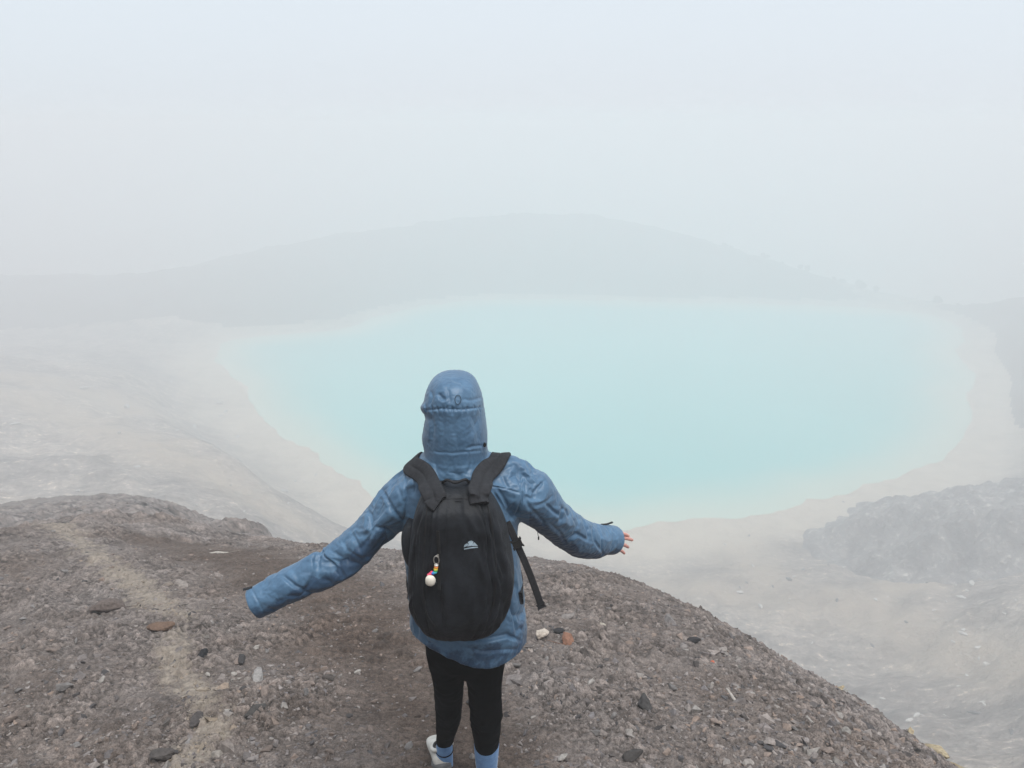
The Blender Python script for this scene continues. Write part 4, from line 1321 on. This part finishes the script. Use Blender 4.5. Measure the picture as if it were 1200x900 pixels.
# ------------------------------------------------------------------ stones
def rock_template(seed, n=16, flat=.7, sub=0):
    r = np.random.default_rng(seed)
    p = r.normal(size=(n, 3)); p /= np.linalg.norm(p, axis=1)[:, None]
    p *= (.75 + .35 * r.random((n, 1)))
    p *= np.array([1.0, .55 + .35 * r.random(), flat * (.7 + .5 * r.random())])
    bm = bmesh.new()
    for q in p: bm.verts.new(q)
    res = bmesh.ops.convex_hull(bm, input=bm.verts[:])
    bmesh.ops.delete(bm, geom=[e for e in res['geom_interior'] if isinstance(e, bmesh.types.BMVert)], context='VERTS')
    if sub:
        bmesh.ops.bevel(bm, geom=bm.edges[:], offset=.06, segments=1, affect='EDGES')
        bmesh.ops.triangulate(bm, faces=bm.faces[:])
        bmesh.ops.subdivide_edges(bm, edges=bm.edges[:], cuts=sub, use_grid_fill=True)
        for v in bm.verts:
            c = np.array(v.co)
            d = .10 * fbm(c[0] * 1.7 + seed, c[1] * 1.7, c[2] * 1.7, 3) + .05 * noise3(c[0] * 6 + seed, c[1] * 6, c[2] * 6)
            v.co = Vector(c * (1 + float(d)))
    bmesh.ops.triangulate(bm, faces=bm.faces[:])
    bm.verts.index_update()
    V = np.array([v.co[:] for v in bm.verts]); F = np.array([[v.index for v in f.verts] for f in bm.faces])
    bm.free()
    return V, F

TONES = np.array([(.072, .063, .060), (.090, .080, .076), (.055, .050, .050), (.115, .100, .092), (.100, .078, .066), (.150, .135, .125), (.040, .038, .039), (.125, .095, .078), (.15, .138, .128), (.135, .105, .088)])
TONE_P = np.array([.22, .20, .14, .14, .10, .07, .05, .04, .025, .015])

def scatter_gravel():
    temps = [rock_template(100 + k, 8 + k % 4, .75) for k in range(24)]
    N = 330000
    th_ = np.radians(rng.uniform(-47, 47, N))
    r = np.exp(rng.uniform(math.log(1.1), math.log(30), N))
    x, y = r * np.sin(th_), r * np.cos(th_)
    z, d, s = terrain(x, y)
    dens = .55 + .5 * fbm(x / .8, y / .8, 4.0, 3) + .35 * fbm(x / .22, y / .22, 1.0, 2)
    right = sstep(.0, 1.6, x - .15 * (y - 2))
    dens = dens + .35 * right - .5 * trodden(x, y, r)
    dens = dens + .25 * np.exp(-(seg_dist(x, y, PATH) / .25) ** 2)
    size = .0062 * np.exp(rng.normal(0, .62, N)) * (1 + .35 * right)
    size = np.maximum(size, r * .0011 * (.8 + .6 * rng.random(N)))
    size = np.minimum(size, .04 + .004 * r)
    keep = (d > .3) & (rng.random(N) < np.clip(dens, .08, 1)) & (z < CAMZ - .6)
    x, y, z, size, r = x[keep], y[keep], z[keep], size[keep], r[keep]
    n = len(x)
    kind = rng.integers(0, len(temps), n)
    ci = rng.choice(len(TONES), n, p=TONE_P)
    tone = 2.05 * TONES[ci] * np.exp(rng.normal(0, .3, (n, 1)))
    tone = tone * np.minimum(1, .25 / tone.max(1))[:, None]
    onp = np.exp(-(seg_dist(x, y, PATH) / (.07 + .02 * r)) ** 2) * (rng.random(n) < .6)
    tone = tone * (1 - onp[:, None] * .75) + np.array([.25, .205, .155]) * onp[:, None] * .75
    ang = rng.uniform(0, 2 * math.pi, n); tilt = rng.normal(0, .45, n); ta = rng.uniform(0, 2 * math.pi, n)
    cV, cF, cT, off = [], [], [], 0
    for k, (V, F) in enumerate(temps):
        idx = np.nonzero(kind == k)[0]
        if not len(idx): continue
        m = len(idx)
        ca, sa = np.cos(ang[idx]), np.sin(ang[idx]); ct, st = np.cos(tilt[idx]), np.sin(tilt[idx])
        # tilt about x, then turn about z
        vx = np.repeat(V[None, :, 0], m, 0); vy = V[None, :, 1] * ct[:, None] - V[None, :, 2] * st[:, None]; vz = V[None, :, 1] * st[:, None] + V[None, :, 2] * ct[:, None]
        X = vx * ca[:, None] - vy * sa[:, None]; Y = vx * sa[:, None] + vy * ca[:, None]
        sz = size[idx][:, None]
        W = np.stack([x[idx][:, None] + X * sz, y[idx][:, None] + Y * sz, z[idx][:, None] + (vz + .15) * sz], -1)
        cV.append(W.reshape(-1, 3))
        cF.append((F[None] + (off + np.arange(m) * len(V))[:, None, None]).reshape(-1, 3))
        cT.append(np.repeat(tone[idx], len(V), 0))
        off += m * len(V)
    co_ = np.concatenate(cV); fa = np.concatenate(cF); tn = np.concatenate(cT)
    me = fast_mesh('gravel', co_, fa, 3, M['stone'], False)
    add_col(me, 'tone', tn)
    o = bpy.data.objects.new('gravel', me); COL.objects.link(o)
    o['kind'] = 'stuff'
    print('gravel', n, len(fa))
scatter_gravel()

ROCKS = [rock_template(300 + k, 15 + (k * 3) % 9, .8, 2) for k in range(14)]
ROCK_MESH = {}
def rock_mesh(k, tone, flat=False):
    key = (k, tuple(np.round(tone, 3)))
    if key not in ROCK_MESH:
        V, F = ROCKS[k]
        me = fast_mesh('stone', V, F, 3, M['stone'], flat)
        add_col(me, 'tone', np.repeat(np.array([tone]), len(V), 0))
        ROCK_MESH[key] = me
    return ROCK_MESH[key]

def put_stone(name, x, y, size, k, tone, label, cat, group=None, sink=.25, sq=(1, 1, 1), rz=None, smooth=False):
    o = bpy.data.objects.new(name, rock_mesh(k, tone, smooth)); COL.objects.link(o)
    z = float(terrain(np.array([x]), np.array([y]))[0][0])
    o.scale = tuple(size * q for q in sq)
    o.rotation_euler = (random.uniform(-.3, .3), random.uniform(-.3, .3), random.uniform(0, 6.28) if rz is None else rz)
    o.location = (x, y, z + .006 + size * sq[2] * (.62 - sink))
    tag(o, label, cat, group)
    return o

def near_hit(px, py): return hit(px, py, 40, .8)
NOTABLE = [
    (636, 749, 15, 0, (.46, .40, .34), 'cream stone on the slope just right of the jacket hem', (1, 1, .9)),
    (663, 754, 13, 1, (.22, .115, .078), 'reddish brown block of stone beside the cream stone', (1.0, 1.0, 1.0)),
    (655, 743, 8, 2, (.032, .032, .034), 'small black stone just above the reddish brown block', (1, 1, .9)),
    (664, 728, 12, 3, (.20, .18, .17), 'pale grey stone upslope of the black and reddish stones', (1.1, 1, .7)),
    (692, 804, 8, 4, (.30, .28, .26), 'pale grey pebble alone on brown soil right of the legs', (1, .9, .9)),
    (706, 735, 5, 5, (.42, .38, .32), 'tiny cream pebble high on the stony right slope', (1, 1, .8)),
    (813, 754, 8, 6, (.035, .034, .036), 'dark rounded stone on the right slope below its crest', (1.2, 1, .8)),
    (835, 778, 3.5, 7, (.42, .12, .07), 'tiny orange red pebble on the right slope', (1, 1, .9)),
    (784, 730, 9, 8, (.17, .155, .15), 'light grey stone near the crest of the right slope', (1.2, 1, .8)),
    (128, 717, 20, 9, (.115, .092, .082), 'large brown wedge of stone left of the pale trail', (1.2, 1, .8)),
    (188, 742, 16, 10, (.130, .085, .062), 'rust brown boulder half buried in the pale trail', (1.1, 1, .6)),
    (238, 772, 9, 11, (.022, .022, .024), 'small black stone right of the pale trail', (1, 1, .9)),
    (283, 778, 11, 12, (.045, .042, .042), 'dark charcoal stone below the empty left sleeve', (1.1, 1, .8)),
    (302, 795, 14, 13, (.25, .235, .225), 'pale flat slab lying below the charcoal stone', (1.4, .8, .4)),
    (231, 850, 15, 0, (.065, .058, .056), 'dark grey angular rock beside the lower pale trail', (1.2, .9, .8)),
    (215, 689, 11, 2, (.24, .21, .19), 'pale flat stone on dark soil left of the cuff', (1.6, .8, .4)),
    (257, 650, 8, 3, (.40, .37, .33), 'thin whitish sliver of stone on the far slope', (1.9, .5, .3)),
    (755, 829, 13, 5, (.05, .047, .046), 'dark crumbling rock on soil right of the legs', (1.5, 1, .7)),
    (742, 891, 12, 6, (.055, .05, .048), 'blackish stone at the bottom edge right of the sock', (1.3, 1, .8)),
    (660, 889, 9, 7, (.30, .28, .26), 'light grey chip of stone near the right sock', (1, .7, .6)),
    (300, 838, 13, 8, (.06, .055, .052), 'dark lump of scoria in the gravel left of the legs', (1.2, 1, .8)),
    (385, 797, 9, 9, (.07, .06, .055), 'brown grey stone on trampled soil left of the legs', (1.2, 1, .7)),
    (190, 893, 16, 10, (.075, .066, .062), 'grey brown rock at the lower left end of trail', (1.2, 1, .8)),
    (800, 760, 7, 11, (.19, .17, .16), 'grey chip just below the dark rounded stone', (1.3, 1, .6)),
    (860, 822, 9, 12, (.36, .33, .30), 'long pale splinter of rock on the right slope', (2.0, .5, .5)),
]
for k, (px, py, rpx, tk, tone, lab, sq) in enumerate(NOTABLE):
    h = near_hit(px, py)
    dep = h[1] * CP - (h[2] - CAMZ) * SP
    put_stone('stone', h[0], h[1], rpx * dep / 900, tk, tone, lab, 'stone', None, .18, sq)

GROUPS = [('grey volcanic stone lying loose on the dark ridge', 'loose grey stones on the ridge', (.150, .140, .135), 60),
          ('brown volcanic stone lying loose on the dark ridge', 'loose brown stones on the ridge', (.165, .132, .115), 45),
          ('blackish scoria lump lying loose on the dark ridge', 'loose blackish stones on the ridge', (.065, .060, .060), 30),
          ('pale weathered stone lying loose on the dark ridge', 'loose pale stones on the ridge', (.26, .24, .22), 12)]
taken = []
for lab, grp, tone, cnt in GROUPS:
    made = 0; tries = 0
    while made < cnt and tries < 4000:
        tries += 1
        px, py = random.uniform(5, 1195), random.uniform(590, 895)
        if 270 < px < 300 and py < 730: continue
        if 495 < px < 600 and py > 740: continue
        if 330 < px < 500 and 660 < py < 780 and random.random() < .6: continue
        h = near_hit(px, py)
        if h[1] > 22 or terrain(h[:1], h[1:2])[1][0] < .5: continue
        dep = h[1] * CP - (h[2] - CAMZ) * SP
        rm = random.lognormvariate(math.log(.016), .35) * (1 + .10 * dep)
        if any((h[0] - a) ** 2 + (h[1] - b) ** 2 < (rm + c) ** 2 for a, b, c in taken): continue
        taken.append((h[0], h[1], rm))
        j = .0 if made % 3 else .012
        put_stone('stone', h[0], h[1], rm, random.randrange(len(ROCKS)), tuple(t * (.85 + .15 * (made % 4)) for t in tone), lab, 'stone', grp, .15,
                  (random.uniform(1, 1.4), random.uniform(.8, 1), random.uniform(.55, .9)))
        made += 1

# yellow crust at the edge of the ridge, lower right
def crust(px, py, Y, size, sq, label, seed):
    V, F = rock_template(900 + seed, 22, .8, 3)
    V = V * np.array(sq)
    V = V * (1 + .16 * fbm(V[:, 0] * 2.2 + seed, V[:, 1] * 2.2, V[:, 2] * 2.2, 4)[:, None])
    me = fast_mesh('yellow_crust', V, F, 3, M['stone'], False)
    k = fbm(V[:, 0] * 2 + 3, V[:, 1] * 2, V[:, 2] * 2, 3)
    t = np.clip(.5 + .6 * k, 0, 1)[:, None]
    add_col(me, 'tone', np.array([.23, .18, .115]) * (1 - t) + np.array([.40, .335, .225]) * t)
    o = bpy.data.objects.new('yellow_crust', me); COL.objects.link(o)
    p = P(px, py, Y)
    z = float(terrain(np.array([p[0]]), np.array([p[1]]))[0][0])
    o.location = (p[0], p[1], z + size * .32); o.scale = (size,) * 3
    o.rotation_euler = (.2, .4, random.uniform(0, 6))
    tag(o, label, 'rock')
crust(1092, 884, 3.74, .10, (1.3, 1.0, .6), 'largest ochre lump of crumbly rock on the ridge edge, lower right', 1)
crust(1118, 896, 3.62, .075, (1.4, .9, .6), 'lowest ochre lump of rock on the ridge edge, lower right corner', 4)
crust(1066, 864, 3.92, .045, (1.5, .8, .6), 'small ochre lump of rock just above the largest ochre one', 2)
crust(983, 808, 4.45, .04, (1.6, .8, .5), 'faint ochre pebble on the right crest of the ridge', 3)

# ------------------------------------------------------------------ far boulders and the outcrop by the lake
def build_outcrop():
    x0, y0 = on_plane(1140, 640, LAKE + 5)
    n = 150
    g = np.linspace(-1, 1, n)
    A, B = np.meshgrid(g, g)
    X, Y = x0 + A * 22 - B * 2, y0 + B * 24
    base, _, _ = terrain(X, Y, False)
    rr = np.hypot(A, B) + .16 * fbm(A * 2.2, B * 2.2, 3.0, 3)
    h = 8.0 * sstep(1.0, .35, rr) * (1 - .25 * A)
    lump = np.abs(noise3(X / 5.5, Y / 5.5, .5)) * 2.2 + np.abs(noise3(X / 2.2, Y / 2.2, 1.5)) * 1.1 + .5 * np.abs(noise3(X / .9, Y / .9, 2.5))
    Z = base - .4 + h * .65 + lump * sstep(1.0, .6, rr) + h * .12 * noise3(X / 8, Y / 8, 9.)
    Z = np.where(rr > 1.0, base - .8, Z)
    i = np.arange(n - 1)[:, None]; j = np.arange(n - 1)[None]
    q = np.stack([i * n + j, i * n + j + 1, (i + 1) * n + j + 1, (i + 1) * n + j], -1).reshape(-1, 4)
    me = fast_mesh('rocky_outcrop', np.stack([X.ravel(), Y.ravel(), Z.ravel()], 1), q, 4, M['lava'], False)
    o = bpy.data.objects.new('rocky_outcrop', me); COL.objects.link(o)
    tag(o, 'hazy grey rocky outcrop rising behind the lake beach on the right', 'rock outcrop')
def mat_lava():
    m, n, l, b = new_mat('grey_lava_rock')
    geo = n.new('ShaderNodeNewGeometry').outputs['Position']
    k = n_noise(n, l, geo, .35, 7, .7); k2 = n_noise(n, l, geo, 1.3, 4, .6)
    c = n_ramp(n, l, k, [(.34, (.085, .080, .078)), (.52, (.19, .18, .172)), (.68, (.32, .30, .28))])
    c = n_mix(n, l, c, n_ramp(n, l, k2, [(.55, (1, 1, 1)), (.72, (2.6, 2.6, 2.5))]), .8, 'MULTIPLY')
    l.new(c, b.inputs['Base Color']); b.inputs['Roughness'].default_value = .95
    l.new(n_bump(n, l, k2, .9, .5), b.inputs['Normal'])
    M['lava'] = m
mat_lava()
build_outcrop()
for lab, grp, tone, cnt in (('dark boulder blurred by haze on the pale basin floor right', 'dark boulders on the basin floor', (.12, .12, .122), 22),
                            ('pale boulder blurred by haze on the pale basin floor right', 'pale boulders on the basin floor', (.55, .53, .50), 60)):
    made = 0
    while made < cnt:
        px, py = random.uniform(840, 1195), random.uniform(600, 890)
        if random.random() > .25 + .75 * (px - 840) / 360: continue
        h = hit(px, py, 400, 1.0)
        if h[1] < 28: continue
        d = math.dist(h, (0, 0, CAMZ))
        put_stone('boulder', h[0], h[1], random.lognormvariate(math.log(.16), .5) * d / 70, random.randrange(len(ROCKS)), tone, lab, 'boulder', grp, .25,
                  (random.uniform(1, 1.6), random.uniform(.7, 1), random.uniform(.5, .9)))
        made += 1
made = 0
while made < 40:
    px, py = random.uniform(5, 400), random.uniform(440, 612)
    h = hit(px, py, 400, 1.0)
    if h[1] < 40: continue
    d = math.dist(h, (0, 0, CAMZ))
    put_stone('boulder', h[0], h[1], random.lognormvariate(math.log(.20), .5) * d / 80, random.randrange(len(ROCKS)), (.44, .42, .40), 'pale boulder dim in the haze on the slope left of the lake', 'boulder',
              'pale boulders on the left slope', .3, (random.uniform(1, 1.8), random.uniform(.7, 1), random.uniform(.4, .8)))
    made += 1
# jagged blocks along the skyline of the far rim
made = 0
while made < 26:
    px = random.uniform(820, 1150)
    py = np.interp(px, [820, 850, 900, 950, 1000, 1050, 1095, 1150], [279, 288, 303, 318, 333, 345, 356, 354])
    Y = np.interp(px, [820, 850, 900, 950, 1000, 1050, 1095, 1150], [347, 342, 332, 322, 310, 298, 286, 266])
    p = P(px, py, Y)
    put_stone('boulder', p[0], p[1], random.lognormvariate(math.log(1.3), .4), random.randrange(len(ROCKS)), (.05, .05, .052), 'dark block faint in the fog on the skyline right of the hill', 'boulder',
              'blocks on the far skyline', .2, (1, 1, .9))
    made += 1
